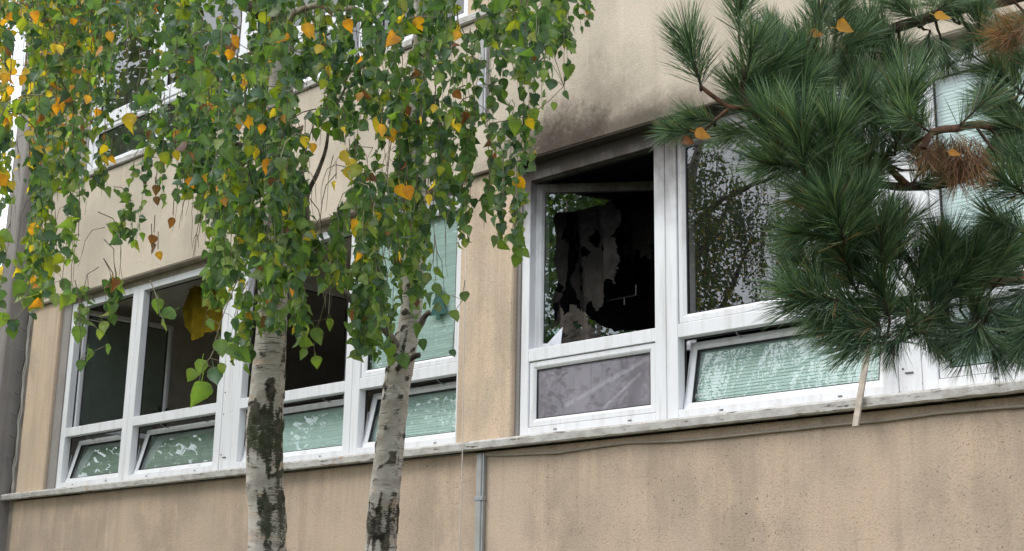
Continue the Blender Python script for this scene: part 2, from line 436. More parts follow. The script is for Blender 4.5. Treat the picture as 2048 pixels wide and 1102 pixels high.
# the sill: flaking painted ledge with an uneven lip
def sill(k):
    dz = k * FLOOR; n = 460; vs = []; fs = []
    for i in range(n + 1):
        x = -14.60 + (XR + 14.60) * i / n
        j = noise.noise(Vector((x * 3.1, k * 9, 0))) * .006; j2 = noise.noise(Vector((x * 11, k * 9, 4))) * .006
        zt = lrow(1.336 + dz); zb = lrow(1.268 + dz)
        prof = [(-.03, zb + .012), (-.118 + j, zb + j2), (-.133 + j, zb + .010 + j2), (-.136 + j, zt - .012), (-.126, zt + j2 * .4), (-.02, zt + .022), (.02, zt + .022), (.02, zb + .012)]
        vs += [(x, a, b) for a, b in prof]
    m_ = 8
    for i in range(n):
        for q in range(m_):
            q2 = (q + 1) % m_; fs.append((i * m_ + q, i * m_ + q2, (i + 1) * m_ + q2, (i + 1) * m_ + q))
    fs.append(tuple(range(m_))); fs.append(tuple(n * m_ + q for q in range(m_)))
    o = bpart(MB().add(vs, fs), 'window_sill', M['sill']); recalc(o)
for k in range(2): sill(k)

# rooms behind the windows
def room(x0, x1, z0, z1, mat, y1=4.6):
    t = .05
    bpart(MB().box(x0, x1, y1, y1 + t, z0, z1), 'room_wall', mat)
    bpart(MB().box(x0, x0 + t, .31, y1, z0, z1), 'room_wall', mat)
    bpart(MB().box(x1 - t, x1, .31, y1, z0, z1), 'room_wall', mat)
    bpart(MB().box(x0, x1, .31, y1, z1, z1 + t), 'room_ceiling', mat)
    bpart(MB().box(x0, x1, .31, y1, z0 - t, z0), 'room_floor', mat if mat is M['room_burnt'] else M['floor_in'])
    bpart(MB().box(x0 + t, x1 - t, .19, .31, z0, lrow(1.30) if z0 < 4 else lrow(1.30 + FLOOR)), 'room_parapet', mat)
for k in range(2):
    dz = k * FLOOR
    room(-14.2, -7.30, lrow(.45 + dz), lrow(3.412 + dz), M['room'])
    room(-7.25, -3.86, lrow(.45 + dz), lrow(3.412 + dz), M['room_burnt'] if k == 0 else M['room'])
    room(-3.80, 2.7, lrow(.45 + dz), lrow(3.412 + dz), M['room'])

# ---- windows
def fprof(w_, d0, d1, b=.006):
    """outer frame profile, w_ wide from d0 (outside face) to d1, small rounded arrises and an inner step"""
    return [(0, d0 + b * .5), (b * .5, d0), (w_ - b, d0), (w_ - .3 * b, d0 + .3 * b), (w_, d0 + b), (w_, d0 + .040), (w_ - .012, d0 + .046), (w_ - .012, d1), (0, d1)]
def sprof(w_, d0, d1):
    return [(0, d0 + .004), (.004, d0), (w_ - .022, d0), (w_ - .019, d0 + .003), (w_ - .016, d0 + .003), (w_ - .002, d0 + .014), (w_, d0 + .018), (w_, d1 - .01), (w_ - .012, d1), (0, d1)]

def jagged_pane(x0, x1, z0, z1, y, M_, seed=3):
    """what is left of a smashed pane: a ring of glass with a torn inner edge"""
    hole = [(.085, .12), (.07, .28), (.10, .42), (.07, .55), (.09, .70), (.06, .82), (.10, .87), (.18, .865), (.30, .88), (.42, .91), (.52, .955), (.62, .96), (.74, .955), (.90, .94), (.965, .90), (.97, .6), (.975, .35), (.96, .22), (.88, .13), (.78, .085), (.62, .085), (.50, .08), (.42, .11), (.34, .16), (.29, .20), (.22, .24), (.17, .12), (.10, .05)]
    # resample finely with jitter
    pts = []
    r2 = random.Random(seed)
    for i in range(len(hole)):
        a, b = hole[i], hole[(i + 1) % len(hole)]
        for t in (0, .33, .66):
            pts.append((a[0] + (b[0] - a[0]) * t + r2.uniform(-.006, .006), a[1] + (b[1] - a[1]) * t + r2.uniform(-.006, .006)))
    vs = []; fs = []; n = len(pts)
    for u, v in pts:
        dx, dz = u - .5, v - .5; s_ = .5 / max(abs(dx), abs(dz))
        U, V = .5 + dx * s_, .5 + dz * s_
        for yy in (y, y + .006):
            vs.append(M_ @ Vector((x0 + (x1 - x0) * u, yy, z0 + (z1 - z0) * v)))
            vs.append(M_ @ Vector((x0 + (x1 - x0) * U, yy, z0 + (z1 - z0) * V)))
    for i in range(n):
        j = (i + 1) % n
        fs += [(i * 4, i * 4 + 1, j * 4 + 1, j * 4), (i * 4 + 2, j * 4 + 2, j * 4 + 3, i * 4 + 3), (i * 4, j * 4, j * 4 + 2, i * 4 + 2)]
    return MB().add(vs, fs)

def sash(win, x0, x1, z0, z1, M_, glass, w_=.058, broken=False, name='sash', label=None, blind=None):
    d0, d1 = .030, .085
    o = MB().ring(x0, x1, z0, z1, sprof(w_, d0, d1), M_).build('sash', M['pvc'], win)
    if label: o['label'] = label
    gx0, gx1, gz0, gz1 = x0 + w_ - .006, x1 - w_ + .006, z0 + w_ - .006, z1 - w_ + .006
    MB().ring(gx0 + .005, gx1 - .005, gz0 + .005, gz1 - .005, [(0, .045), (.006, .045), (.006, .07), (0, .07)], M_).build('glazing_seal', M['gasket'], win)
    if broken:
        g = recalc(jagged_pane(gx0, gx1, gz0, gz1, .052, M_).build('glass_pane', glass, win)); g['label'] = 'jagged remains of the smashed pane'
    else:
        vs = [M_ @ Vector(v) for v in ((gx0, .055, gz0), (gx1, .055, gz0), (gx1, .055, gz1), (gx0, .055, gz1))]
        MB().add(vs, [(0, 1, 2, 3)]).build('glass_pane', glass, win)
    if blind:
        mb = MB(); n = int((gz1 - gz0) / .022)
        for i in range(n):
            z = gz0 + (gz1 - gz0) * (i + .5) / n
            vs = [M_ @ Vector(v) for v in ((gx0 + .004, .0885, z - .0125), (gx1 - .004, .0885, z - .0125), (gx1 - .004, .0925, z + .0125), (gx0 + .004, .0925, z + .0125))]
            mb.add(vs, [(0, 1, 2, 3)])
        for t in (.22, .72):
            xx = gx0 + (gx1 - gx0) * t
            vs = [M_ @ Vector(v) for v in ((xx, .084, gz0), (xx + .003, .084, gz0), (xx + .003, .084, gz1), (xx, .084, gz1))]
            mb.add(vs, [(0, 1, 2, 3)])
        b_ = mb.build('blind', blind, win); b_['kind'] = 'stuff'
def hinged(xh, yh, deg):
    return Matrix.Translation((xh, yh, 0)) @ Matrix.Rotation(R_(deg), 4, 'Z') @ Matrix.Translation((-xh, -yh, 0))
def tilted(zh, yh, deg):
    return Matrix.Translation((0, yh, zh)) @ Matrix.Rotation(R_(-deg), 4, 'X') @ Matrix.Translation((0, -yh, -zh))
I4 = Matrix.Identity(4)
ZB, ZBO, ZTB, ZTT, ZTO, ZTP = 1.346, 1.412, 1.892, 1.985, 3.272, 3.338

def window(x0, x1, ox0, ox1, up, lo, dz=0, label=None):
    """one column: frame round x0..x1 with opening ox0..ox1, an upper and a lower light divided by a transom"""
    mb = MB()
    z = lambda a: lrow(a + dz)
    wl, wr = ox0 - x0, x1 - ox1
    # frame members, stiles run through, rails butt between them
    def bar(ax0, ax1, az0, az1): mb.box(ax0, ax1, 0.0, .075, az0, az1, .004)
    bar(x0 + .0015, ox0, z(ZB), z(ZTP)); bar(ox1, x1 - .0015, z(ZB), z(ZTP))
    e = .0008
    mb.box(ox0 - .002, ox1 + .002, .0012, .074, z(ZB), z(ZBO), .003); mb.box(ox0 - .002, ox1 + .002, .0012, .074, z(ZTB), z(ZTT), .004)
    mb.box(ox0 - .002, ox1 + .002, .0012, .074, z(ZTO), z(ZTP), .003)
    win = bpart(mb, 'window', M['pvc'], label)
    # black seal inside each light
    g = MB()
    for a, b in ((ZBO, ZTB), (ZTT, ZTO)):
        g.ring(ox0, ox1, z(a), z(b), [(-.001, .0745), (.010, .0745), (.010, .084), (-.001, .084)])
    g.build('frame_seal', M['gasket'], win)
    # drain caps
    for t in (.22, .8):
        xx = ox0 + (ox1 - ox0) * t; MB().box(xx, xx + .028, -.004, .0005, z(ZBO) - .035, z(ZBO) - .028, .001).build('drain_cap', M['screw'], win)
    o = .012
    kind, glass, ang, blind = up
    ax0, ax1, az0, az1 = ox0 - o, ox1 + o, z(ZTT) - o, z(ZTO) + o
    if kind == 'closed': sash(win, ox0 + .004, ox1 - .004, z(ZTT) + .004, z(ZTO) - .004, Matrix.Translation((0, -.018, 0)), glass, blind=blind)
    if kind == 'L': sash(win, ax0 + .05, ax1, az0, az1, Matrix.Translation((0, .055, 0)) @ hinged(ax0 + .05, .03, ang), glass, blind=blind)
    if kind == 'R': sash(win, ax0, ax1 - .02, az0, az1, Matrix.Translation((0, .055, 0)) @ hinged(ax1 - .02, .03, -ang), glass, blind=blind)
    if kind == 'burnt': sash(win, ax0 + .012, ax1, z(ZTT) - .01, z(ZTO) - .01, Matrix.Translation((0, .03, 0)) @ hinged(ax0 + .012, .03, ang), glass, broken=True, label='soot-stained sash swung inwards', w_=.066)
    kind, glass, ang, blind = lo
    if kind == 'closed': sash(win, ox0 + .004, ox1 - .004, z(ZBO) + .004, z(ZTB) - .004, Matrix.Translation((0, -.018, 0)), glass, blind=blind)
    if kind == 'tilt':
        Mt = Matrix.Translation((0, .012, 0)) @ tilted(z(ZBO), .03, ang)
        sash(win, ox0 + .006, ox1 - .006, z(ZBO) + .002, z(ZTB) - .006, Mt, glass, w_=.052, blind=blind)
        for t in (.28, .75):
            st = MB()
            xx = ox0 + (ox1 - ox0) * t
            top = Mt @ Vector((xx, .05, z(ZTB) - .02))
            st.tube([(xx, .06, z(ZTB) + .01), (xx + .01, .07, z(ZTB) - .02), tuple(top)], .004, 6)
            st.box(xx - .012, xx + .012, top.y - .02, top.y + .004, top.z, top.z + .018, .002)
            st.build('stay', M['metal'], win)
        st = MB(); st.tube([(ox0 + .018, .055, z(ZBO) + .05), (ox0 + .02, .09, z(ZBO) + .30)], .004, 6)
        st.build('stay', M['metal'], win)
    return win

gl, gd, gs, gg = M['glass'], M['glass_dark'], M['glass_sooty'], M['glass_green']
bl, bg_ = M['blind'], M['blind_grey']
cols = [
 (-13.655, -12.324, -13.56, -12.424, ('L', gg, 91, None), ('tilt', gl, 15, bg_), 'window with its tall sash swung fully inwards'),
 (-12.324, -10.697, -12.224, -10.797, ('R', gd, 90, None), ('tilt', gl, 15, bg_), 'wide open window with a yellow curtain behind it'),
 (-10.517, -8.846, -10.417, -8.941, ('R', gd, 92, None), ('tilt', gl, 13, bl), 'window standing open on a dark room'),
 (-8.846, -7.52, -8.751, -7.60, ('closed', gl, 0, bl), ('tilt', gl, 13, bl), 'closed window with mint blinds and a paper fir tree'),
 (-6.925, -5.585, -6.845, -5.68, ('burnt', gl, 36, None), ('closed', gs, 0, None), 'burnt-out window with soot and smashed pane'),
 (-5.585, -3.91, -5.489, -4.011, ('closed', gd, 0, None), ('tilt', gl, 11, bl), 'smoke-blackened window over a tilted mint-blind light'),
 (-3.76, -2.09, -3.664, -2.19, ('closed', gl, 0, bl), ('closed', gl, 0, bl), None),
 (-2.09, -.80, -1.99, -.895, ('closed', gl, 0, bl), ('closed', gl, 0, bl), None)]
for c in cols:
    window(*c[:6], 0, c[6])
for c in cols:
    window(*c[:4], ('closed', gl, 0, None), ('closed', gl, 0, None), FLOOR)
# flat cover boards where two frame units meet
for k in range(2):
    for x0, x1 in ((-10.695, -10.519), (-3.908, -3.762)):
        o = bpart(MB().box(x0, x1, .004, .07, lrow(ZB + k * FLOOR), lrow(ZTP + k * FLOOR), .003), 'mullion_cover', M['pvc'])
        for t in (.05, .42, .62, 1.1, 1.6):
            MB().tube([(x0 + .03, -.001, lrow(ZB + k * FLOOR + t + .1)), (x0 + .03, .006, lrow(ZB + k * FLOOR + t + .1))], .006, 8).build('screw', M['screw'], o)
        s_ = MB()
        s_.box((x0 + x1) / 2 - .03, (x0 + x1) / 2 + .02, -.004, .006, lrow(ZB + k * FLOOR) + .12, lrow(ZB + k * FLOOR) + .128, .001)
        s_.build('screw', M['screw'], o)

# handle of the purple-grey closed lower light and two pale strips behind it, added to imitate reflections
def strip_thing(a, b, w_, y, label):
    A = onY(*a, y); Bp = onY(*b, y); d = (Bp - A).normalized(); n = Vector((-d.z, 0, d.x)) * w_ * .5
    mb = MB(); t = Vector((0, .006, 0))
    mb.add([A - n, A + n, Bp + n, Bp - n, A - n + t, A + n + t, Bp + n + t, Bp - n + t], [(0, 1, 2, 3), (7, 6, 5, 4), (0, 4, 5, 1), (1, 5, 6, 2), (2, 6, 7, 3), (3, 7, 4, 0)])
    return recalc(tag(mb.build('reflection_strip', M['bar']), label, 'strip', 'pale strips added as reflections slanting across the dirty glass'))
strip_thing((1296, 716), (1130, 812), .030, .046, 'longer upper pale strip imitating a reflection slanting across the dirty purple-grey pane')
strip_thing((1282, 746), (1206, 818), .024, .046, 'shorter lower pale strip imitating a reflection slanting across the dirty purple-grey pane')

# ---- pilaster at the far end of the facade
Pq = empty('corner_pilaster', (-14.8, 0, 0), 'grey concrete corner column at the far end of the beige facade', 'column')
o = MB().box(-14.93, -14.63, -.26, .5, 0, lrow(8.3), .015).build('shaft', M['grey_conc'], Pq)
MB().box(-14.99, -14.60, -.32, .55, 0, .5, .01).build('base', M['grey_conc'], Pq)
MB().box(-14.99, -14.60, -.32, .55, lrow(8.3), lrow(8.42), .01).build('cap', M['grey_conc'], Pq)
bpart(MB().box(-14.63, XL, .0, .4, 0, lrow(8.1)), 'joint_strip', M['soffit'])

# ---- service lines on the facade
def tube_thing(name, pts, r, mat, label, cat, n=8, group=None):
    return tag(MB().tube(pts, r, n).build(name, mat, smooth=True), label, cat, group)
# bundle of cables at the left joint with small clips
for i, (dx, r, mt) in enumerate(((0, .012, 'cable_dark'), (.032, .010, 'cable'), (.055, .008, 'conduit'))):
    pts = []
    for j in range(30):
        z = lrow(1.34) + (3.40 - 1.34) * j / 29
        pts.append((-14.50 + dx + .012 * sin(j * .9 + i) - .02 * (j > 27), -.075 - .006 * sin(j * 1.7 + i), z))
    tube_thing('facade_cable', pts, r, M[mt], ('black cable running down the joint beside the left pier', 'beige cable in the middle of the three by the left pier', 'grey cable nearest the left pier')[i], 'cable', group='cables beside the left pier')
cl = empty('cable_clips', (-14.5, -.05, lrow(2)), 'row of small dark clips pinning cables by the left pier', 'clips')
for j in range(7):
    z = lrow(1.7 + j * .24); MB().tube([(-14.47, -.06, z), (-14.53, -.11, z + .02), (-14.57, -.12, z + .045)], .006, 5).build('clip', M['screw'], cl)
# long cable under the sill
def sag(path, Y, r, mat, label, n=90):
    P3 = [onY(x, y, Y) for x, y in path]; out = []
    for i in range(n):
        t = i / (n - 1) * (len(P3) - 1); k = min(int(t), len(P3) - 2); u = t - k; u = u * u * (3 - 2 * u) * .5 + u * .5
        p = P3[k].lerp(P3[k + 1], u); out.append((p.x, p.y, p.z + noise.noise(Vector((p.x * 2, 0, 1))) * .006))
    return tube_thing('facade_cable', out, r, mat, label, 'cable')
sag([(962, 909), (1010, 910), (1110, 906), (1200, 893), (1260, 884), (1360, 882), (1500, 868), (1640, 853), (1760, 842), (1870, 826), (2060, 812), (2300, 790)], -.05, .009, M['cable'], 'beige cable sagging along the wall under the peeling sill')
# thin hanging cord left of the pier
cord = [onY(x, y, -.15) for x, y in ((934, 440), (930, 600), (927, 760), (925, 900), (922, 1000), (918, 1110), (912, 1300))]
tube_thing('cord', cord, .0035, M['cord'], 'thin pale cord hanging in front of the pier down past the sill', 'cord', 6)
# conduits
def conduit(x, z0, z1, y, label):
    e = empty('conduit', (x, y, z0), label, 'conduit', 'grey vertical conduits on the facade')
    MB().box(x - .027, x + .027, y - .02, y + .02, z0, z1, .005).build('pipe', M['conduit'], e)
    MB().box(x + .029, x + .043, y - .012, y + .02, z0, z1, .003).build('side_rail', M['metal'], e)
    for j in range(int((z1 - z0) / .55) + 1):
        z = z0 + .25 + j * .55
        if z < z1 - .03: MB().box(x - .04, x + .05, y - .024, y + .022, z, z + .03, .002).build('clip', M['metal'], e)
conduit(-7.255, .06, lrow(1.25), -.058, 'grey conduit on the lower wall ending under the sill')
conduit(-7.262, lrow(3.86), lrow(4.66), -.125, 'short pale conduit on the upper panel ending above the pier')
# wooden lath leaning over the sill
A, Bq = onY(1745, 640, -.13), onY(1711, 852, -.17)
d = (Bq - A).normalized(); sx = Vector((1, 0, 0)) * .018; sy = Vector((0, 1, 0)) * .008
tag(recalc(MB().add([A - sx - sy, A + sx - sy, A + sx + sy, A - sx + sy, Bq - sx - sy, Bq + sx - sy, Bq + sx + sy, Bq - sx + sy], [(0, 1, 2, 3), (4, 7, 6, 5), (0, 4, 5, 1), (1, 5, 6, 2), (2, 6, 7, 3), (3, 7, 4, 0)]).build('wooden_lath', M['lath'])), 'pale wooden lath hanging over the sill below the pine', 'lath')

# ---- things in the windows
def cloth(name, poly, Y, mat, label, cat, holes=None, fold=.03, step=.02, rag=0):
    """hanging cloth whose outline is given as points on the vertical plane y=Y"""
    def inside(x, z, pl):
        c = False; n = len(pl)
        for i in range(n):
            x1, z1 = pl[i]; x2, z2 = pl[(i + 1) % n]
            if (z1 > z) != (z2 > z) and x < (x2 - x1) * (z - z1) / (z2 - z1) + x1: c = not c
        return c
    pls = [[(p.x, p.z) for p in (onY(a, b, Y) for a, b in pl)] for pl in (poly if isinstance(poly[0][0], tuple) else [poly])]
    X0 = min(p[0] for pl in pls for p in pl); X1 = max(p[0] for pl in pls for p in pl)
    Z0 = min(p[1] for pl in pls for p in pl); Z1 = max(p[1] for pl in pls for p in pl)
    nx, nz = int((X1 - X0) / step) + 2, int((Z1 - Z0) / step) + 2
    idx = {}; vs = []; fs = []
    def vid(i, j):
        if (i, j) not in idx:
            x, z = X0 + i * step, Z0 + j * step
            y = Y + fold * sin(x * 28 + z * 2.5) + fold * .8 * noise.noise(Vector((x * 5, z * 2.5, Y)))
            idx[(i, j)] = len(vs); vs.append((x + .008 * noise.noise(Vector((x * 40, z * 40, 1))), y, z + .008 * noise.noise(Vector((x * 40, z * 40, 7)))))
        return idx[(i, j)]
    for i in range(nx):
        for j in range(nz):
            x, z = X0 + (i + .5) * step, Z0 + (j + .5) * step
            xj = x + rag * (noise.noise(Vector((x * 14, z * 9, 2))) + .5 * noise.noise(Vector((x * 45, z * 45, 5)))); zj = z + rag * 1.6 * (noise.noise(Vector((x * 30, z * 12, 8))) + .5 * noise.noise(Vector((x * 60, z * 40, 9))))
            if not any(inside(xj, zj, pl) for pl in pls): continue
            if holes:
                hx, hy, _k = pix((xj, Y, zj))
                if any(((hx - h[0]) / h[2]) ** 2 + ((hy - h[1]) / h[3]) ** 2 < 1 for h in holes): continue
            fs.append((vid(i, j), vid(i + 1, j), vid(i + 1, j + 1), vid(i, j + 1)))
    return tag(MB().add(vs, fs).build(name, mat, smooth=True), label, cat)
cloth('curtain', [(376, 575), (368, 620), (370, 655), (382, 676), (390, 683), (398, 674), (410, 668), (425, 662), (447, 660), (462, 658), (470, 560)], .42, M['curtain'], 'yellow curtain bunched up behind the wide open window', 'curtain', fold=.025, step=.012)
cloth('burnt_curtain', [(1090, 425), (1096, 520), (1100, 600), (1102, 652), (1109, 610), (1120, 596), (1128, 560), (1137, 500), (1130, 440), (1134, 400)], .36, M['rag'],
      'long scorched strip of curtain hanging at the left of the burnt-out window', 'curtain', holes=[(1128, 470, 8, 14), (1116, 575, 7, 9)], fold=.02, step=.008, rag=.022)
cloth('burnt_curtain', [(1140, 452), (1148, 520), (1140, 560), (1150, 610), (1160, 660), (1168, 676), (1176, 630), (1180, 600), (1192, 622), (1199, 600), (1203, 566), (1216, 560), (1230, 566), (1233, 520), (1226, 470), (1236, 430), (1222, 405), (1170, 404)], .48, M['rag'],
      'widest scorched rag with two pointed tips hanging in the middle of the burnt-out window', 'curtain', holes=[(1150, 478, 8, 16), (1146, 510, 6, 12), (1170, 505, 7, 10), (1162, 540, 8, 8), (1186, 474, 9, 18), (1206, 500, 5, 8), (1158, 575, 6, 8)], fold=.035, step=.008, rag=.022)
cloth('burnt_curtain', [(1236, 400), (1246, 470), (1240, 520), (1252, 500), (1262, 540), (1276, 500), (1296, 520), (1304, 400)], .85, M['rag'],
      'dimmest scorched rag deep in the burnt room at the right', 'curtain', fold=.04, step=.012, rag=.04)
cloth('debris_heap', [(1086, 700), (1092, 656), (1106, 640), (1112, 604), (1124, 600), (1132, 636), (1144, 606), (1160, 626), (1172, 622), (1182, 650), (1196, 672), (1216, 686), (1220, 700)], .22, M['rag'],
      'crumpled scorched rags heaped at the bottom of the burnt-out window', 'rags', holes=[(1106, 668, 7, 6), (1150, 650, 6, 9), (1132, 672, 8, 5)], fold=.04, step=.008, rag=.03)
P4 = [onY(x, y, .13) for x, y in ((1092, 690), (1125, 654), (1121, 690), (1112, 690))]
tag(MB().add(P4 + [p + Vector((0, .004, 0)) for p in P4], [(0, 1, 2, 3), (7, 6, 5, 4), (0, 4, 5, 1), (1, 5, 6, 2), (2, 6, 7, 3), (3, 7, 4, 0)]).build('paper_shard', M['paper']), 'white pointed scrap of paper in the corner of the burnt-out window', 'paper')
# charred shelf bracket inside
e = empty('shelf_rail', onY(1240, 600, .9), 'dim metal rail with a hook inside the burnt room', 'rail')
P0, P1 = onY(1214, 602, .9), onY(1272, 590, .9)
MB().tube([P0, P1, P1 + Vector((0, 0, .08))], .006, 6).build('rail', M['metal'], e); MB().tube([P0.lerp(P1, .6), P0.lerp(P1, .6) - Vector((0, 0, .06))], .005, 6).build('hook', M['metal'], e)
# paper fir tree on the pane
def fir():
    c = onY(880, 610, .052); mb = MB(); pl = [(0, .17), (.05, .09), (.03, .09), (.08, .01), (.05, .01), (.10, -.08), (.02, -.08), (.02, -.12), (-.02, -.12), (-.02, -.08), (-.10, -.08), (-.05, .01), (-.08, .01), (-.03, .09), (-.05, .09)]
    vs = [(c.x + a, .0395, c.z + b) for a, b in pl] + [(c.x + a, .036, c.z + b) for a, b in pl]; n = len(pl)
    mb.add(vs, [tuple(range(n)), tuple(range(n, 2 * n))[::-1]] + [(i, (i + 1) % n, n + (i + 1) % n, n + i) for i in range(n)])
    tag(recalc(mb.build('paper_fir_tree', M['deco'])), 'green paper fir tree stuck on the mint-blind window pane', 'decoration')
fir()
# houseplant on the inner ledge
pc = onY(322, 815, .30); pl_ = empty('houseplant', (pc.x, pc.y, pc.z - .05), 'dark leafy houseplant behind the open window on the inner ledge', 'plant')
MB().tube([(pc.x, pc.y, pc.z - .26), (pc.x, pc.y, pc.z - .10)], [.06, .08], 12).build('pot', M['rag'], pl_)
for i in range(26):
    a = i * 2.4; l = rnd.uniform(.09, .2); dv = Vector((cos(a), sin(a), rnd.uniform(.1, 1.1))).normalized(); sd_ = dv.cross(Vector((0, 0, 1))).normalized() * .02
    b0 = Vector((pc.x, pc.y, pc.z - .10)); m1 = b0 + dv * l * .6; m2 = b0 + dv * l + Vector((0, 0, -.04))
    MB().add([b0, m1 + sd_, m2, m1 - sd_], [(0, 1, 2, 3)]).build('leaf', M['plant'], pl_)
ldg = MB().box(-13.6, -7.6, .10, .30, lrow(1.885) - .55, lrow(1.885) - .52).build('inner_ledge', M['room'], B)
#TREES
# ------------------------------------------------------------------ leaves
def leaf_geo(v):
    """a birch leaf blade, petiole at the origin, tip along +y, unit length"""
    r = random.Random(100 + v)
    wd = (.40, .44, .35, .42, .31, .46)[v]
    half = [(.02, 0.0), (.17, .005), (.31, .06), (.33, .11), (.41, .18), (.405, .24), (.44, .31), (.40, .38), (.40, .45), (.32, .53), (.30, .61), (.20, .70), (.16, .79), (.07, .90)]
    half = [(x * wd / .44 * (1 + (.09 if i % 2 else -.07) * (2 < i < 13)) + r.uniform(-.015, .015) * (i > 0), y + .02 * (i % 2) * (2 < i < 12)) for i, (x, y) in enumerate(half)]
    fold, curl = (.15, .8, .35, .55, 1.1, .25)[v], (.1, .35, -.2, .6, .15, .45)[v]; tw = r.uniform(-.3, .3)
    def z(x, y): return abs(x) * fold - curl * y * y + tw * x * y + .03 * sin(y * 14 + x * 9)
    mid = [(0, 0.0), (0, .2), (0, .42), (0, .68), (0, 1.0)]
    vs = [(x, y, z(x, y)) for x, y in mid]; isv = [1] * 5
    fs = []
    seg = [0, 0, 0, 1, 1, 1, 2, 2, 2, 3, 3, 3, 3]   # which rib vertex each rim edge fans to
    for s_ in (-1, 1):
        b = len(vs)
        vs += [(s_ * x, y, z(x, y)) for x, y in half]; isv += [0] * len(half)
        def F(*t): fs.append(t if s_ > 0 else t[::-1])
        F(0, b + 1, b + 2); F(0, b + 2, b + 3); F(0, b + 3, 1); F(1, b + 3, b + 4); F(1, b + 4, b + 5); F(1, b + 5, b + 6); F(1, b + 6, 2)
        F(2, b + 6, b + 7); F(2, b + 7, b + 8); F(2, b + 8, b + 9); F(2, b + 9, 3); F(3, b + 9, b + 10); F(3, b + 10, b + 11); F(3, b + 11, b + 12); F(3, b + 12, b + 13); F(3, b + 13, 4)
    # petiole
    b = len(vs); vs += [(-.012, -.34, .05), (.012, -.34, .05), (.016, .02, 0), (-.016, .02, 0)]; isv += [2] * 4; fs.append((b, b + 1, b + 2, b + 3))
    return np.array(vs), fs, np.array(isv)
GEO = [leaf_geo(i) for i in range(6)]
GREENS = [(.078, .140, .046), (.100, .172, .052), (.082, .146, .082), (.062, .118, .060), (.130, .205, .056), (.170, .248, .062), (.105, .172, .108), (.040, .080, .038), (.155, .205, .105), (.220, .285, .085)]
YGREEN = [(.17, .22, .03), (.24, .26, .035)]
YELLOW = [(.52, .36, .03), (.58, .40, .045)]
ORANGE = [(.60, .29, .03), (.55, .23, .025)]
BROWN = [(.22, .085, .035), (.14, .07, .04)]
PAL = GREENS + YGREEN + YELLOW + ORANGE + BROWN
NG = len(GREENS)
_lm = {}
def leaf_cols(g, c):
    base = np.array(PAL[c]); isv = GEO[g][2]
    k = np.where(isv == 1, 1.28, np.where(isv == 2, 1.7, 1.0))[:, None]
    rr = np.random.RandomState(g * 31 + c).uniform(.88, 1.12, (len(isv), 1))
    return np.concatenate([np.clip(base * k * rr, 0, 1), np.ones((len(isv), 1))], 1)
def set_col(me, arr, name='col'):
    a = me.color_attributes.new(name, 'FLOAT_COLOR', 'POINT'); a.data.foreach_set('color', np.asarray(arr, dtype=np.float32).ravel())
def leaf_mesh(g, c):
    if (g, c) not in _lm:
        v, f, _ = GEO[g]; me = bpy.data.meshes.new('birch_leaf'); me.from_pydata([tuple(x) for x in v], [], f); set_col(me, leaf_cols(g, c)); me.materials.append(M['leaf'])
        me.polygons.foreach_set('use_smooth', [True] * len(me.polygons)); _lm[(g, c)] = me
    return _lm[(g, c)]
def leaf_matrix(P, tip, nrm, size):
    y = tip.normalized(); z = (nrm - y * nrm.dot(y)); z = z.normalized() if z.length > 1e-4 else y.orthogonal().normalized(); x = y.cross(z)
    return Matrix(((x.x * size, y.x * size, z.x * size, P.x), (x.y * size, y.y * size, z.y * size, P.y), (x.z * size, y.z * size, z.z * size, P.z), (0, 0, 0, 1)))
def joined_leaves(name, items, parent, mat):
    V = []; Fl = []; Lt = []; C = []; off = 0
    for g, c, m_ in items:
        v, f, _ = GEO[g]; A = np.array(m_)
        V.append(v @ A[:3, :3].T + A[:3, 3]); C.append(leaf_cols(g, c))
        for t in f: Fl.extend([i + off for i in t]); Lt.append(len(t))
        off += len(v)
    V = np.concatenate(V).astype(np.float32); C = np.concatenate(C)
    me = bpy.data.meshes.new(name); me.vertices.add(len(V)); me.vertices.foreach_set('co', V.ravel())
    me.loops.add(len(Fl)); me.loops.foreach_set('vertex_index', np.array(Fl, dtype=np.int32))
    me.polygons.add(len(Lt)); Lt = np.array(Lt, dtype=np.int32); st = np.concatenate([[0], np.cumsum(Lt)[:-1]]).astype(np.int32)
    me.polygons.foreach_set('loop_start', st); me.update(calc_edges=True); me.validate()
    set_col(me, C); o = link(name, me, mat, parent, True); o['kind'] = 'stuff'; return o

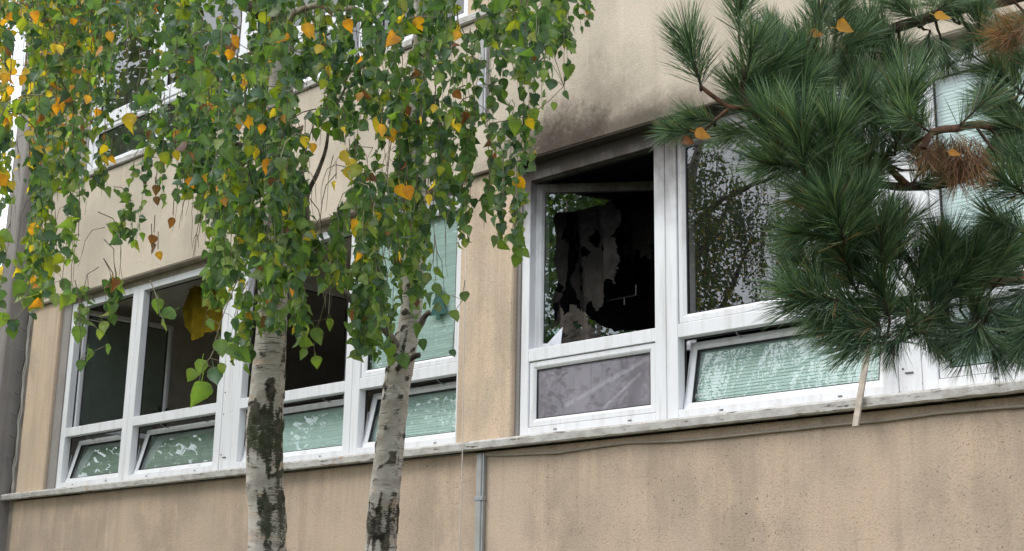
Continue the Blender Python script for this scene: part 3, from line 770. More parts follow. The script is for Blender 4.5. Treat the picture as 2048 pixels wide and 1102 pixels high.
# ------------------------------------------------------------------ birch trunks
def trunk(path, parent, darkzones, seed, flaw=.5):
    """path: (px, py, depth, width_px) from the ground up; fissured geometry with dark plates"""
    P = [at(a, b, d) for a, b, d, w_ in path]; Rr = [w_ * .5 * d / F_PX for a, b, d, w_ in path]
    n = 420; sides = 56; vs = []; dark = []; moss = []
    m_ = len(P) - 1
    for i in range(n + 1):
        t = i / n * m_; k = min(int(t), m_ - 1); u = t - k
        p0, p1, p2, p3 = P[max(k - 1, 0)], P[k], P[k + 1], P[min(k + 2, m_)]
        c = .5 * ((2 * p1) + (p2 - p0) * u + (2 * p0 - 5 * p1 + 4 * p2 - p3) * u * u + (3 * p1 - p0 - 3 * p2 + p3) * u ** 3)
        r = Rr[k] + (Rr[k + 1] - Rr[k]) * u
        py = pix(c)[1]
        for q in range(sides):
            a = 2 * pi * q / sides; dx, dy = cos(a), sin(a)
            s = Vector((dx * 2.2, dy * 2.2, c.z * 3.2 + seed)); dz = 0; mz = 0
            for z0, z1, s0, gm, a0, aw in darkzones:
                w1 = noise.noise(Vector((dx * 2.5, dy * 2.5, c.z * 5 + seed * 5))) * 70 + noise.noise(Vector((dx * 9, dy * 9, c.z * 24 + seed))) * 26
                kk = max(0, min((py + w1 - z0) / 40, (z1 - py + w1) / 40, 1)); aa = abs((a - a0 + pi) % (2 * pi) - pi) + w1 * .012
                kk *= max(0, min(1, (aw - aa) / .5 + .5)); dz = max(dz, kk * s0); mz = max(mz, kk * gm)
            nn = noise.noise(s) ; n2 = noise.noise(Vector((dx * 1.2, dy * 1.2, c.z * 26 + seed * 3)))
            bands = max(0, n2 - .22) * 2.8
            dk = max(0, min(1, dz * (.75 + nn * .9) + max(0, nn - .32) * 1.6 + bands))
            rr = r * (1 + .035 * noise.noise(Vector((dx, dy, c.z * 2 + seed))) + dk * .13 * (noise.noise(Vector((dx * 6, dy * 6, c.z * 26))) + .35) + .012 * noise.noise(Vector((dx * 3, dy * 3, c.z * 60))))
            vs.append((c.x + dx * rr, c.y + dy * rr, c.z)); dark.append(dk); moss.append(mz)
    fs = [(i * sides + q, i * sides + (q + 1) % sides, (i + 1) * sides + (q + 1) % sides, (i + 1) * sides + q) for i in range(n) for q in range(sides)]
    fs.append(tuple(n * sides + q for q in range(sides)))
    me = MB().add(vs, fs).mesh('trunk')
    for nm, arr in (('dark', dark), ('moss', moss)):
        a = me.attributes.new(nm, 'FLOAT', 'POINT'); a.data.foreach_set('value', np.array(arr, dtype=np.float32))
    return link('trunk', me, M['birch'], parent, True)
def ground_at(px, py, depth):
    """where a vertical line through this point meets the ground"""
    p = at(px, py, depth); return Vector((p.x, p.y, 0))
def pathfrom_ground(lst, lean=(0, 0)):
    px, py, d, w_ = lst[0]; p = at(px, py, d); g = Vector((p.x + lean[0], p.y + lean[1], -.05)); a, b, k = pix(g)
    m1 = (g + p) * .5; a2, b2, k2 = pix(m1)
    return [(a, b, k, w_ * 1.45 * d / k), (a2, b2, k2, w_ * 1.08 * d / k2)] + lst

T1p = pathfrom_ground([(533, 1105, 5.5, 75), (530, 960, 5.5, 74), (529, 860, 5.5, 72), (536, 760, 5.5, 66), (543, 660, 5.5, 60), (547, 560, 5.5, 57), (553, 400, 5.5, 54), (561, 200, 5.5, 50), (566, 20, 5.5, 44), (574, -220, 5.5, 36), (580, -700, 5.6, 22), (590, -1200, 5.7, 8)], (.03, 0))
T2p = pathfrom_ground([(760, 1110, 5.9, 62), (768, 1000, 5.9, 62), (780, 890, 5.9, 57), (791, 790, 5.9, 53), (803, 720, 5.9, 54), (816, 660, 5.9, 44), (825, 590, 5.9, 42), (829, 480, 5.9, 42), (833, 330, 5.9, 38), (838, 150, 5.9, 33), (845, -100, 5.9, 26), (850, -500, 6.0, 14), (858, -900, 6.1, 5)], (-.08, 0))
def base_of(p): g = at(*p[0][:3]); return (g.x, g.y, 0)
B1 = empty('birch_tree', base_of(T1p), 'nearer thicker silver birch with dark mossy bark patch left of centre', 'tree', 'silver birches before the facade')
B2 = empty('birch_tree', base_of(T2p), 'slimmer silver birch with a forked stub branch before the pier', 'tree', 'silver birches before the facade')
# direction facing the camera, as an angle round the trunk
def facing(p): v = EYE - at(*p[4][:3]); return math.atan2(v.y, v.x)
f1, f2 = facing(T1p), facing(T2p)
trunk(T1p, B1, [(790, 965, 1.6, 1, f1 + .25, 1.25), (560, 640, .75, .2, f1 + .9, .7), (950, 1110, .95, .7, f1 + .4, 1.2), (690, 735, .55, .1, f1, 1.2), (600, 800, .6, .2, f1 + 1.5, .5)], 3.3)
trunk(T2p, B2, [(985, 1110, 1.0, .3, f2, 1.5), (700, 735, .8, .1, f2, 1.3), (790, 840, .75, .3, f2 + .3, .55), (905, 945, .75, .2, f2 + .8, .5), (560, 585, .6, .1, f2, 1.2), (862, 876, .9, .1, f2, 2)], 8.1)

def limb(parent, pts, w0, w1, mat, name='limb', n=7, jit=.012, seg=8):
    """pts: (px, py, depth); smooth tapering limb"""
    P = [at(*p) for p in pts]; out = []; m_ = len(P) - 1
    for i in range(m_ * seg + 1):
        t = i / seg; k = min(int(t), m_ - 1); u = t - k
        p0, p1, p2, p3 = P[max(k - 1, 0)], P[k], P[k + 1], P[min(k + 2, m_)]
        c = .5 * ((2 * p1) + (p2 - p0) * u + (2 * p0 - 5 * p1 + 4 * p2 - p3) * u * u + (3 * p1 - p0 - 3 * p2 + p3) * u ** 3)
        c = c + noise.noise_vector(c * 6) * jit * (1 if 0 < i else 0); out.append(c)
    rr = [w0 + (w1 - w0) * i / (len(out) - 1) for i in range(len(out))]
    rr = [r * (1 + .12 * noise.noise(out[i] * 25)) for i, r in enumerate(rr)]
    MB().tube(out, rr, n).build(name, mat, parent, True); return out
# the limbs one sees, and those above the frame from which the sprays hang
limb(B2, [(800, 705, 5.9), (776, 665, 5.8), (740, 625, 5.75), (700, 590, 5.7), (655, 540, 5.7), (620, 470, 5.65), (612, 400, 5.6), (636, 345, 5.6), (652, 300, 5.6), (664, 240, 5.55), (690, 180, 5.5), (700, 110, 5.5)], .020, .0025, M['limb'])
limb(B2, [(828, 665, 5.9), (842, 648, 5.86), (850, 632, 5.84), (861, 622, 5.83)], .014, .012, M['limb'])
limb(B2, [(808, 732, 5.88), (818, 720, 5.8), (830, 712, 5.78), (838, 710, 5.77)], .013, .011, M['limb'])
limb(B1, [(566, 60, 5.5), (520, 30, 5.4), (470, -20, 5.3), (380, -120, 5.1), (250, -260, 4.8)], .030, .012, M['limb'])
limb(B1, [(560, 70, 5.5), (600, 22, 5.2), (650, 14, 5.0), (700, 18, 4.9), (728, 26, 4.8)], .013, .008, M['twig_pale'])
limb(B1, [(566, -100, 5.5), (430, -250, 5.0), (250, -330, 4.5), (60, -350, 4.2)], .028, .010, M['limb'])
limb(B1, [(570, -200, 5.5), (600, -330, 4.9), (560, -400, 4.3), (480, -420, 3.9)], .025, .010, M['limb'])
limb(B2, [(840, 60, 5.9), (900, -60, 5.6), (980, -180, 5.3), (1060, -240, 5.0)], .022, .008, M['limb'])
limb(B2, [(842, -20, 5.9), (790, -180, 5.4), (720, -300, 4.9), (640, -360, 4.4)], .024, .009, M['limb'])
limb(B2, [(845, -100, 5.9), (930, -260, 5.2), (1000, -330, 4.6), (1060, -350, 4.2)], .022, .008, M['limb'])
limb(B1, [(558, 330, 5.5), (500, 300, 5.3), (440, 290, 5.2), (360, 330, 5.1)], .012, .005, M['limb'])
limb(B2, [(560, 155, 5.6), (520, 330, 5.5)], .003, .003, M['twig'])

# ------------------------------------------------------------------ hanging sprays
YEND = [(-60, 690), (0, 690), (40, 690), (60, 700), (90, 610), (120, 640), (165, 640), (190, 700), (215, 690), (240, 560), (270, 545), (300, 620), (325, 660), (350, 650), (375, 560), (400, 600), (440, 650), (455, 740), (490, 735), (520, 660), (570, 720), (600, 690), (640, 745), (665, 640), (690, 715), (730, 735), (760, 730), (790, 700), (830, 720), (850, 560), (880, 640), (915, 650), (935, 560), (960, 420), (990, 480), (1015, 520), (1045, 535), (1060, 440), (1075, 250), (1100, 235), (1130, 210), (1145, 60), (1180, 20)]
def yend(x):
    for (a, b), (c, d) in zip(YEND, YEND[1:]):
        if a <= x <= c: return b + (d - b) * (x - a) / (c - a)
    return -300
# openings in the foliage: (cx, cy, rx, ry)
GAPS = [(655, 340, 48, 92), (640, 400, 30, 60), (188, 455, 44, 70), (160, 540, 55, 28), (240, 510, 40, 40), (372, 455, 46, 70), (350, 500, 60, 45), (985, 180, 62, 70), (1035, 190, 40, 40), (1000, 300, 40, 60), (975, 400, 30, 80), (265, 120, 40, 60), (965, 120, 20, 60), (620, 170, 40, 22), (45, 330, 22, 120), (20, 450, 24, 60), (40, 100, 22, 60), (860, 370, 18, 40), (780, 300, 18, 60), (255, 300, 40, 26), (1000, 480, 24, 40), (120, 400, 18, 60), (200, 400, 16, 30), (880, 470, 24, 60), (735, 260, 16, 60), (290, 560, 40, 14), (395, 520, 30, 24), (660, 610, 46, 46), (570, 600, 14, 40), (895, 540, 24, 60), (330, 590, 30, 26), (620, 700, 18, 26), (1100, 130, 14, 60), (408, 640, 34, 46), (240, 650, 30, 30), (505, 560, 12, 60), (470, 620, 12, 40), (620, 560, 20, 30), (460, 480, 10, 50), (700, 480, 14, 50), (770, 520, 12, 60), (540, 440, 14, 40), (340, 180, 16, 60), (480, 60, 14, 40), (720, 60, 10, 30), (860, 160, 12, 30), (570, 250, 10, 40)]
def gap(x, y):
    g = 0
    for cx, cy, rx, ry in GAPS: g = max(g, 1 - ((x - cx) / rx) ** 2 - ((y - cy) / ry) ** 2)
    return g
LEAVES = {1: [], 2: [], 3: []}; TW = {1: MB(), 2: MB(), 3: MB()}; TWP = {1: MB(), 2: MB(), 3: MB()}
def pick(x, y, r):
    left = max(0, min(1, (260 - x) / 260))
    u = r.random()
    yel = .012 + .15 * left * (1 if y < 420 else .3)
    if u < yel * .55: return NG + 2 + r.randrange(2)
    if u < yel: return NG + 4 + r.randrange(2)
    if u < yel + .012: return NG + 6 + r.randrange(2)
    if u < yel + .075 + .22 * left: return NG + r.randrange(2)
    lo = y > 430
    return r.choices(range(NG), weights=[3, 3, 3, 3, 2 + 2 * lo, .8 + 2.2 * lo + 1.5 * left, 3 - 1.5 * lo, 3 - 1.5 * lo, 2, .3 + 1.4 * lo + 1.2 * left])[0]
def put_leaf(tree, P, r, size, col=None, tipdir=None, face=None):
    down = Vector((r.gauss(0, .5), r.gauss(0, .5), -1)) if tipdir is None else tipdir
    if tipdir is None and r.random() < .16: down.z *= .2
    tocam = (EYE - P).normalized(); side = -1 if r.random() < .35 else 1
    nrm = tocam * side * r.uniform(.05, 1.0) + Vector((r.uniform(-1.1, 1.1), r.uniform(-1.1, 1.1), r.uniform(-.4, .9))) * (.8 if face is None else face)
    x, y, k = pix(P)
    c = pick(x, y, r) if col is None else col
    LEAVES[tree].append((k, x, y, r.randrange(6), c, leaf_matrix(P, down, nrm, size)))
def spray(tree, start, length, r, side=None, size=(.027, .050), sp=.019, sub=1, thick=.0018, gapk=1.0, leafless=0, noclip=False):
    """a hanging twig from start; first bends outwards, then hangs"""
    n = max(4, int(length / .05)); p = Vector(start); pts = [p.copy()]
    gg_ = [gap(*pix(p - Vector((0, 0, length * q)))[:2]) > 0 for q in (.35, .55, .75, .95)]
    if not noclip and sum(gg_) >= 2 and r.random() < .93: return
    if not noclip and gg_[3]: length *= .75
    a = r.uniform(0, 2 * pi) if side is None else side
    out = Vector((cos(a), sin(a), .15)); step = length / n
    for i in range(n):
        t = (i + 1) / n; k = max(0, 1 - t * 3.0)
        d = (out * k + Vector((0, 0, -1)) * (1 - k) + Vector((r.uniform(-1, 1), r.uniform(-1, 1), 0)) * .13 + out * .10).normalized()
        p = p + d * step; pts.append(p.copy())
        q_ = pix(p)
        if i > 2 and (q_[1] > yend(q_[0]) + 12 or (not noclip and gap(q_[0], q_[1]) > .25 and r.random() < .5)): break
    length *= (len(pts) - 1) / n; n = len(pts) - 1
    (TWP if r.random() < .42 else TW)[tree].tube(pts, [thick * (1 - .6 * i / n) for i in range(n + 1)], 4, False)
    m_ = int(length / sp)
    for j in range(m_):
        t = (j + r.random()) / m_
        if t < leafless: continue
        q = t * n; k = min(int(q), n - 1); P = pts[k].lerp(pts[k + 1], q - k)
        x, y, dep = pix(P)
        off = Vector((r.uniform(-1, 1), r.uniform(-1, 1), -.8)).normalized() * .012
        g = gap(x, y)
        if g > 0 and r.random() < min(1, g * 3.2 + .35) * gapk: continue
        if y > yend(x) + r.uniform(-15, 25): continue
        put_leaf(tree, P + off, r, r.uniform(*size))
    for j in range(sub):
        if length < .18: break
        t = r.uniform(.1, .8); k = min(int(t * n), n - 1)
        spray(tree, pts[k], min(length * (1 - t), r.uniform(.12, .42)), r, None, size, sp, 0, thick * .7, gapk)
r = random.Random(5)
def zlen(y0, y1, d): return (y1 - y0) * d / F_PX * 1.03
# main curtains of twigs
x = -70.0
while x < 1150:
    for rep in range(4):
        xx = x + r.uniform(-9, 9); ye = yend(xx)
        d = r.choice([r.uniform(3.7, 4.6), r.uniform(4.4, 5.3), r.uniform(5.0, 6.2), r.uniform(5.0, 6.2)])
        dens_top = r.uniform(-260, -60); u = r.random()
        y1 = ye * (u ** .55) if rep else ye - r.uniform(0, 60)
        y0 = max(dens_top, y1 - r.uniform(240, 560))
        if xx > 1060 and rep > 1: continue
        tree = 1 if xx < 500 + r.uniform(-140, 140) else 2
        if xx < 330 and rep > 0 and y1 < 330 and r.random() < .6: continue
        if abs(xx - 545) < 50 and d < 5.3 and y1 > 600: y1 = 600
        # swing the start sideways so the twig comes out of the crown above
        st = at(xx + r.uniform(-20, 20), y0, d)
        spray(tree, st, zlen(y0, y1, d), r, sub=2, sp=.0215)
    x += 12.5
for i in range(115):
    xx = r.choice([r.uniform(425, 520), r.uniform(560, 760), r.uniform(560, 760), r.uniform(190, 240), r.uniform(850, 930)]); ye = yend(xx); d = r.uniform(4.2, 5.4)
    y1 = ye - abs(r.gauss(0, 70)); y0 = y1 - r.uniform(120, 330)
    spray(1 if xx < 500 else 2, at(xx, y0, d), zlen(y0, y1, d), r, sub=2, sp=.022)
for xx, y0, y1, d in ((948, 200, 560, 4.7), (962, 120, 400, 4.9), (975, 220, 430, 4.6), (985, 300, 480, 4.5), (992, 150, 330, 4.8), (1005, 250, 470, 4.4), (1018, 280, 520, 4.3), (1030, 330, 530, 4.25), (1040, 300, 520, 4.3), (1024, 200, 400, 4.5), (1046, 180, 330, 4.5), (1060, 60, 300, 4.6), (1074, 20, 240, 4.6), (1090, 40, 235, 4.5), (1104, -60, 210, 4.5), (1116, -40, 140, 4.6), (1010, 40, 240, 4.7), (940, 60, 300, 4.9)):
    spray(2, at(xx, y0, d), zlen(y0, y1, d), r, side=5.4, sub=1, sp=.023, gapk=0.0, size=(.028, .050), noclip=True)
# far fine-leaved birch at the upper left
T3p = pathfrom_ground([(-330, 500, 9.0, 40), (-320, 0, 9.0, 36), (-300, -600, 9.0, 22), (-290, -900, 9.0, 10)])
B3 = empty('birch_tree', base_of(T3p), 'farther birch with small yellowing leaves at the corner of the facade', 'tree', 'silver birches before the facade')
trunk(T3p, B3, [], 14.0)
limb(B3, [(-320, 0, 9.0), (-150, -160, 8.8), (60, -220, 8.5), (300, -240, 8.2)], .04, .012, M['limb'])
limb(B3, [(-320, 150, 9.0), (-180, 60, 8.9), (-40, 30, 8.8), (120, -10, 8.7)], .03, .010, M['limb'])
for i in range(420):
    xx = r.uniform(-40, 360); d = r.uniform(7.6, 9.3)
    y1 = r.uniform(20, 470 if xx < 110 else 300); y0 = y1 - r.uniform(100, 320)
    spray(3, at(xx, y0, d), zlen(y0, y1, d), r, size=(.020, .032), sp=.026, sub=1, gapk=.8)
# big near leaves on the low strand before the open window, and sprigs at the edges
def strand(tree, pts, d, leaves, thick=.0016, mat=None):
    P = [at(a, b, d) for a, b in pts]
    (TWP if mat is None else mat)[tree].tube(P, [thick * (1 - .5 * i / len(P)) for i in range(len(P))], 5, False)
    for lx, ly, size_px, c, ang in leaves:
        L = .86 * size_px * d / F_PX; p = at(lx, ly, d)
        tip = -UP * cos(R_(ang)) + RT * sin(R_(ang)) - FW * .15
        # short stalk back to the strand
        q = min(P, key=lambda s: (s - p).length); (TWP)[tree].tube([q, q.lerp(p, .5) + UP * .004, p], .0009, 4, False)
        put_leaf(tree, p - tip * L * .1, r, L, c, tip, .25)
strand(1, [(475, 560), (462, 590), (448, 625), (440, 650), (432, 675), (428, 700), (420, 716), (408, 730), (402, 745), (398, 765)], 3.6,
       [(402, 768, 66, 4, -8), (428, 738, 48, 2, 15), (404, 722, 40, 5, -10), (388, 742, 34, 5, -35), (440, 682, 46, 4, 10), (448, 730, 30, 9, -25), (458, 700, 52, 4, 60), (478, 700, 44, 1, 40), (470, 640, 34, 3, 8), (418, 640, 30, 4, 30)])
strand(1, [(300, 560), (312, 590), (320, 628), (325, 636)], 3.7, [(326, 640, 34, 9, 15), (346, 622, 40, 6, -60), (316, 600, 36, 4, 0)])
strand(1, [(25, 560), (35, 590), (45, 620), (30, 640), (5, 640)], 4.0, [(8, 628, 36, 5, -10), (45, 565, 46, 4, -30), (68, 590, 42, 5, 40), (28, 640, 34, 3, 0), (24, 655, 32, 1, 5), (110, 590, 36, 9, 10), (125, 560, 44, 1, 30), (50, 600, 44, 4, 60)])
strand(1, [(150, 560), (158, 600), (160, 640), (162, 720)], 4.2, [(162, 722, 30, 1, 0), (158, 655, 44, 4, 0), (205, 645, 30, 9, 20), (215, 690, 28, 4, 10), (175, 700, 34, 4, 0), (200, 660, 26, 9, 10)])
strand(2, [(930, 560), (925, 600), (912, 620)], 4.6, [(912, 622, 32, 5, 0), (892, 590, 30, 5, 0), (928, 585, 28, 1, 10), (905, 700, 22, 3, 10)])
strand(2, [(1035, 380), (1040, 400), (1040, 470), (1034, 500)], 4.2, [(1042, 396, 30, NG + 1, 5), (1034, 490, 36, 5, 10), (1036, 512, 32, 4, -20), (1028, 470, 26, 3, 0), (1045, 500, 30, 5, 40)])
strand(2, [(985, 246), (1020, 240), (1060, 232), (1100, 200), (1128, 172)], 4.3, [(1066, 220, 34, 5, 10), (1060, 236, 30, NG, 0), (1030, 240, 40, 5, 0), (1108, 206, 22, 9, 0), (1130, 184, 24, 6, 25), (1105, 130, 40, 6, 10), (1104, 160, 34, 3, -10), (1090, 60, 46, 6, -20), (1082, 40, 40, 4, 30), (1128, 50, 20, 7, 0), (1133, 150, 20, 7, 0)], mat=TW)
strand(2, [(640, 560), (650, 600), (640, 640), (628, 690), (630, 720)], 4.6, [(632, 715, 30, 5, 10), (610, 650, 42, 9, 0), (660, 640, 30, 5, 0), (630, 660, 46, 4, 20), (610, 700, 30, 4, -20)])
strand(2, [(770, 640), (790, 690), (810, 715)], 4.9, [(782, 690, 40, 4, -10), (806, 710, 40, 6, 10), (845, 680, 30, 3, 5), (830, 650, 36, 1, 10), (785, 715, 26, 5, -20)])
# the yellow and orange leaves that stand out
ACC = [(612, 62, 34, 4), (628, 66, 30, 4), (640, 100, 24, 3), (556, 78, 30, 5), (571, 76, 26, 5), (693, 52, 28, 5), (218, 74, 24, 4), (196, 92, 24, 4), (202, 104, 27, 5), (254, 242, 36, 2), (262, 250, 32, 3), (758, 250, 36, 2), (763, 262, 30, 4), (776, 272, 34, 4), (800, 384, 34, 4), (814, 386, 32, 5), (752, 436, 26, 3), (534, 338, 42, 5), (546, 350, 34, 4), (858, 400, 24, 3), (690, 316, 38, 2), (700, 332, 34, 3), (712, 345, 38, 1), (693, 350, 30, 2), (178, 200, 20, 4), (118, 204, 20, 5), (132, 216, 24, 4), (112, 218, 22, 5), (142, 236, 18, 4), (70, 258, 26, 4), (74, 290, 22, 5), (78, 300, 20, 4), (80, 238, 22, 6), (12, 158, 26, 4), (26, 146, 26, 4), (46, 160, 24, 4), (22, 164, 22, 5), (52, 145, 20, 3), (6, 148, 26, 3), (26, 130, 26, 3), (66, 34, 24, 5), (120, 100, 24, 3), (110, 98, 22, 2), (711, 462, 26, 3), (712, 448, 22, 4), (797, 514, 24, 3), (716, 514, 20, 4), (70, 456, 24, 4), (64, 462, 20, 4), (64, 498, 16, 3), (560, 312, 26, 5), (552, 318, 24, 4), (610, 284, 24, 3), (626, 296, 22, 4), (800, 32, 20, 3), (797, 42, 24, 2), (465, 84, 30, 5), (458, 98, 34, 6), (462, 112, 26, 5), (424, 218, 26, 5), (418, 226, 22, 6), (433, 232, 26, 4), (480, 162, 28, 3), (486, 170, 24, 2), (472, 158, 24, 2), (378, 366, 24, 5), (326, 316, 26, 1), (914, 60, 26, 2), (917, 72, 24, 4), (907, 68, 20, 3), (210, 300, 22, 2), (222, 320, 18, 4), (168, 285, 18, 6), (210, 276, 18, 7), (304, 272, 22, 7), (312, 380, 22, 7), (312, 402, 20, 7), (346, 446, 24, 6), (308, 480, 22, 6), (316, 512, 20, 4), (304, 498, 24, 7), (910, 248, 22, 2), (914, 256, 18, 3), (868, 372, 24, 2), (884, 342, 20, 1), (500, 302, 26, 1), (510, 308, 26, 2), (492, 244, 28, 4), (476, 250, 24, 5), (572, 240, 24, 4), (540, 130, 20, 5), (384, 132, 24, 5), (650, 170, 24, 1), (640, 134, 20, 1), (833, 395, 22, 1), (412, 355, 24, 4), (432, 380, 20, 5), (720, 120, 18, 5), (418, 398, 24, 3), (1058, 248, 24, 2), (870, 218, 20, 3), (884, 132, 20, 2), (20, 182, 20, 4), (96, 300, 18, 2), (62, 210, 18, 2), (150, 262, 16, 2), (448, 356, 22, 2), (524, 258, 20, 5), (672, 372, 20, 2), (842, 240, 16, 3), (988, 92, 18, 1), (350, 312, 22, 2), (440, 330, 26, 4), (452, 344, 22, 5), (400, 250, 20, 4), (404, 196, 22, 3), (690, 262, 18, 3), (60, 330, 16, 3), (20, 240, 18, 2)]
for ax, ay, sz, kk in ACC:
    d = r.uniform(3.8, 4.3); L = sz * .98 * d / F_PX
    tip = -UP + RT * r.uniform(-.45, .45) - FW * .1
    put_leaf(1 if ax < 560 else 2, at(ax, ay - sz * .45, d), r, L, NG + kk, tip, .35)
    q = at(ax + r.uniform(-3, 3), ay - sz * .45 - 40, d); TW[1 if ax < 560 else 2].tube([q, at(ax, ay - sz * .7, d)], .0012, 4, False)

for t, root in ((1, B1), (2, B2), (3, B3)):
    L = LEAVES[t]; inv = [l for l in L if -20 < l[1] < 2068 and -20 < l[2] < 1120]
    # the ones that show largest become leaves of their own
    order = sorted(range(len(L)), key=lambda i: -(L[i][5].to_scale().x / L[i][0]) if (0 < L[i][1] < 2048 and 0 < L[i][2] < 1102) else 0)
    own = set(order[:298]) if t != 3 else set()
    for i in own:
        k, x_, y_, g, c, m_ = L[i]; o = bpy.data.objects.new('leaf', leaf_mesh(g, c)); COL.objects.link(o)
        o.parent = root; o.matrix_world = m_; o.matrix_parent_inverse = root.matrix_basis.inverted() if False else Matrix.Translation(-root.location); o.matrix_basis = m_
    joined_leaves('foliage', [(l[3], l[4], l[5]) for i, l in enumerate(L) if i not in own], root, M['leaf'])
    o = TW[t].build('twigs', M['twig'], root, True); o['kind'] = 'stuff'
    if TWP[t].v: o = TWP[t].build('young_twigs', M['twig_pale'], root, True); o['kind'] = 'stuff'
print('LEAVES', [len(LEAVES[t]) for t in (1, 2, 3)])
#PINE
# ------------------------------------------------------------------ pine
PT = at(2480, 560, 3.9)
PN = empty('pine_tree', (PT.x, PT.y, 0), 'dark green long-needled pine reaching in from the right', 'tree')
def simple_trunk(root, P0, h, r0, r1, mat, seed=0, n=30, sides=18):
    pts = [Vector((P0.x + .06 * sin(i * .4 + seed), P0.y + .05 * cos(i * .33 + seed), -.05 + h * i / n)) for i in range(n + 1)]
    return MB().tube(pts, [r0 + (r1 - r0) * (i / n) for i in range(n + 1)], sides).build('trunk', mat, root, True)
simple_trunk(PN, PT, 8.5, .15, .05, M['pine_bark'])
def tuft_mesh(seed, n, kind='green'):
    """a shoot along +z from z=0 to 1 (about 11 cm) clothed in long needles that point forwards"""
    r_ = random.Random(seed); V = []; Fc = []; C = []
    pal = {'green': [(.066, .120, .066), (.092, .160, .084), (.125, .200, .095), (.036, .070, .046), (.21, .29, .17)],
           'brown': [(.30, .155, .07), (.22, .10, .05), (.38, .22, .11), (.16, .08, .045)]}[kind]
    for i in range(n):
        t = r_.random() ** .8; z0 = t * 1.0; a = r_.uniform(0, 2 * pi)
        spread = R_(r_.uniform(14, 34) + (1 - t) * r_.uniform(15, 40)) if kind == 'green' else R_(r_.uniform(15, 60))
        L = r_.uniform(.75, 1.08) * (.85 + .2 * t); col = pal[r_.randrange(len(pal))]
        if kind == 'green' and r_.random() < .03: col = (.26, .16, .07)
        for pr in range(2):
            aa = a + r_.uniform(-.07, .07); sp_ = spread + r_.uniform(-.06, .06)
            d = Vector((cos(aa) * sin(sp_), sin(aa) * sin(sp_), cos(sp_)))
            bend = Vector((cos(aa), sin(aa), -.3)) * r_.uniform(-.12, .16) + Vector((r_.uniform(-1, 1), r_.uniform(-1, 1), 0)) * .05
            w_ = .0066 * r_.uniform(.8, 1.2); sd_ = d.cross(Vector((r_.uniform(-1, 1), r_.uniform(-1, 1), r_.uniform(-1, 1)))).normalized() * w_
            b0 = Vector((cos(a) * .02, sin(a) * .02, z0)); b = len(V)
            for s_, ww in ((0, .7), (.35, 1), (.72, .85)):
                c = b0 + d * L * s_ + bend * s_ * s_; V += [c - sd_ * ww, c + sd_ * ww]
            V.append(b0 + d * L + bend)
            Fc += [(b, b + 1, b + 3, b + 2), (b + 2, b + 3, b + 5, b + 4), (b + 4, b + 5, b + 6)]
            sh = r_.uniform(.85, 1.15)
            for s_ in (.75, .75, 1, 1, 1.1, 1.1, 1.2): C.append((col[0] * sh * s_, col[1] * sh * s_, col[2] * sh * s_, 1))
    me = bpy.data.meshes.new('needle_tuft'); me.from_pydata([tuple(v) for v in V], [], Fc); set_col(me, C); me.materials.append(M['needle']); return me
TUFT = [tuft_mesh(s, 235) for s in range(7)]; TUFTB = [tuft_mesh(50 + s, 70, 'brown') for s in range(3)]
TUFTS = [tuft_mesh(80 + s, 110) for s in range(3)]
shoots = MB(); PBR = []
def pbranch(pts, w0, w1, mat='pine_bark'):
    o = limb(PN, pts, w0, w1, M[mat], 'branch', 8, .006, 10); PBR.extend(o); return o
pbranch([(2480, -150, 3.9), (2250, -60, 3.7), (2050, -12, 3.5), (1940, 14, 3.4), (1860, 34, 3.35), (1790, 56, 3.3), (1720, 90, 3.3), (1660, 120, 3.25), (1600, 150, 3.2)], .022, .006)
pbranch([(1660, 120, 3.25), (1680, 135, 3.2), (1640, 108, 3.15), (1625, 85, 3.12)], .005, .003, 'pine_red')
pbranch([(2480, 200, 3.9), (2250, 180, 3.7), (2080, 220, 3.5), (2010, 262, 3.4), (1985, 300, 3.38), (1950, 340, 3.36), (1890, 366, 3.33), (1820, 372, 3.3), (1740, 366, 3.25), (1690, 380, 3.2)], .024, .007)
pbranch([(2010, 262, 3.4), (1960, 250, 3.2), (1905, 256, 3.02), (1862, 270, 2.98), (1846, 300, 2.97)], .010, .007, 'pine_red')
pbranch([(1820, 372, 3.3), (1740, 300, 3.2), (1640, 230, 3.15), (1560, 200, 3.1), (1500, 210, 3.05), (1462, 214, 3.05), (1430, 196, 3.05), (1400, 174, 3.05)], .009, .0045, 'pine_red')
pbranch([(1462, 214, 3.05), (1430, 238, 3.05), (1400, 262, 3.05), (1375, 276, 3.02)], .004, .003, 'pine_red')
pbranch([(1500, 210, 3.05), (1486, 180, 3.05), (1492, 150, 3.02)], .005, .003)
pbranch([(2480, 620, 3.9), (2300, 560, 3.7), (2130, 555, 3.5), (2000, 562, 3.35), (1940, 575, 3.3), (1880, 590, 3.25)], .024, .011, 'pine_red')
pbranch([(1880, 590, 3.25), (1840, 560, 3.2), (1800, 500, 3.15), (1740, 470, 3.1), (1690, 465, 3.05)], .010, .005)
pbranch([(1880, 590, 3.25), (1800, 600, 3.2), (1730, 600, 3.15), (1660, 600, 3.1), (1600, 590, 3.05)], .009, .005)
pbranch([(1800, 600, 3.2), (1850, 640, 3.2), (1800, 680, 3.15), (1740, 690, 3.1)], .006, .004)
pbranch([(1940, 575, 3.3), (1945, 620, 3.25), (1950, 650, 3.2), (1960, 690, 3.15)], .006, .004)
pbranch([(1900, 300, 3.37), (1880, 330, 3.36)], .004, .003, 'pine_red')
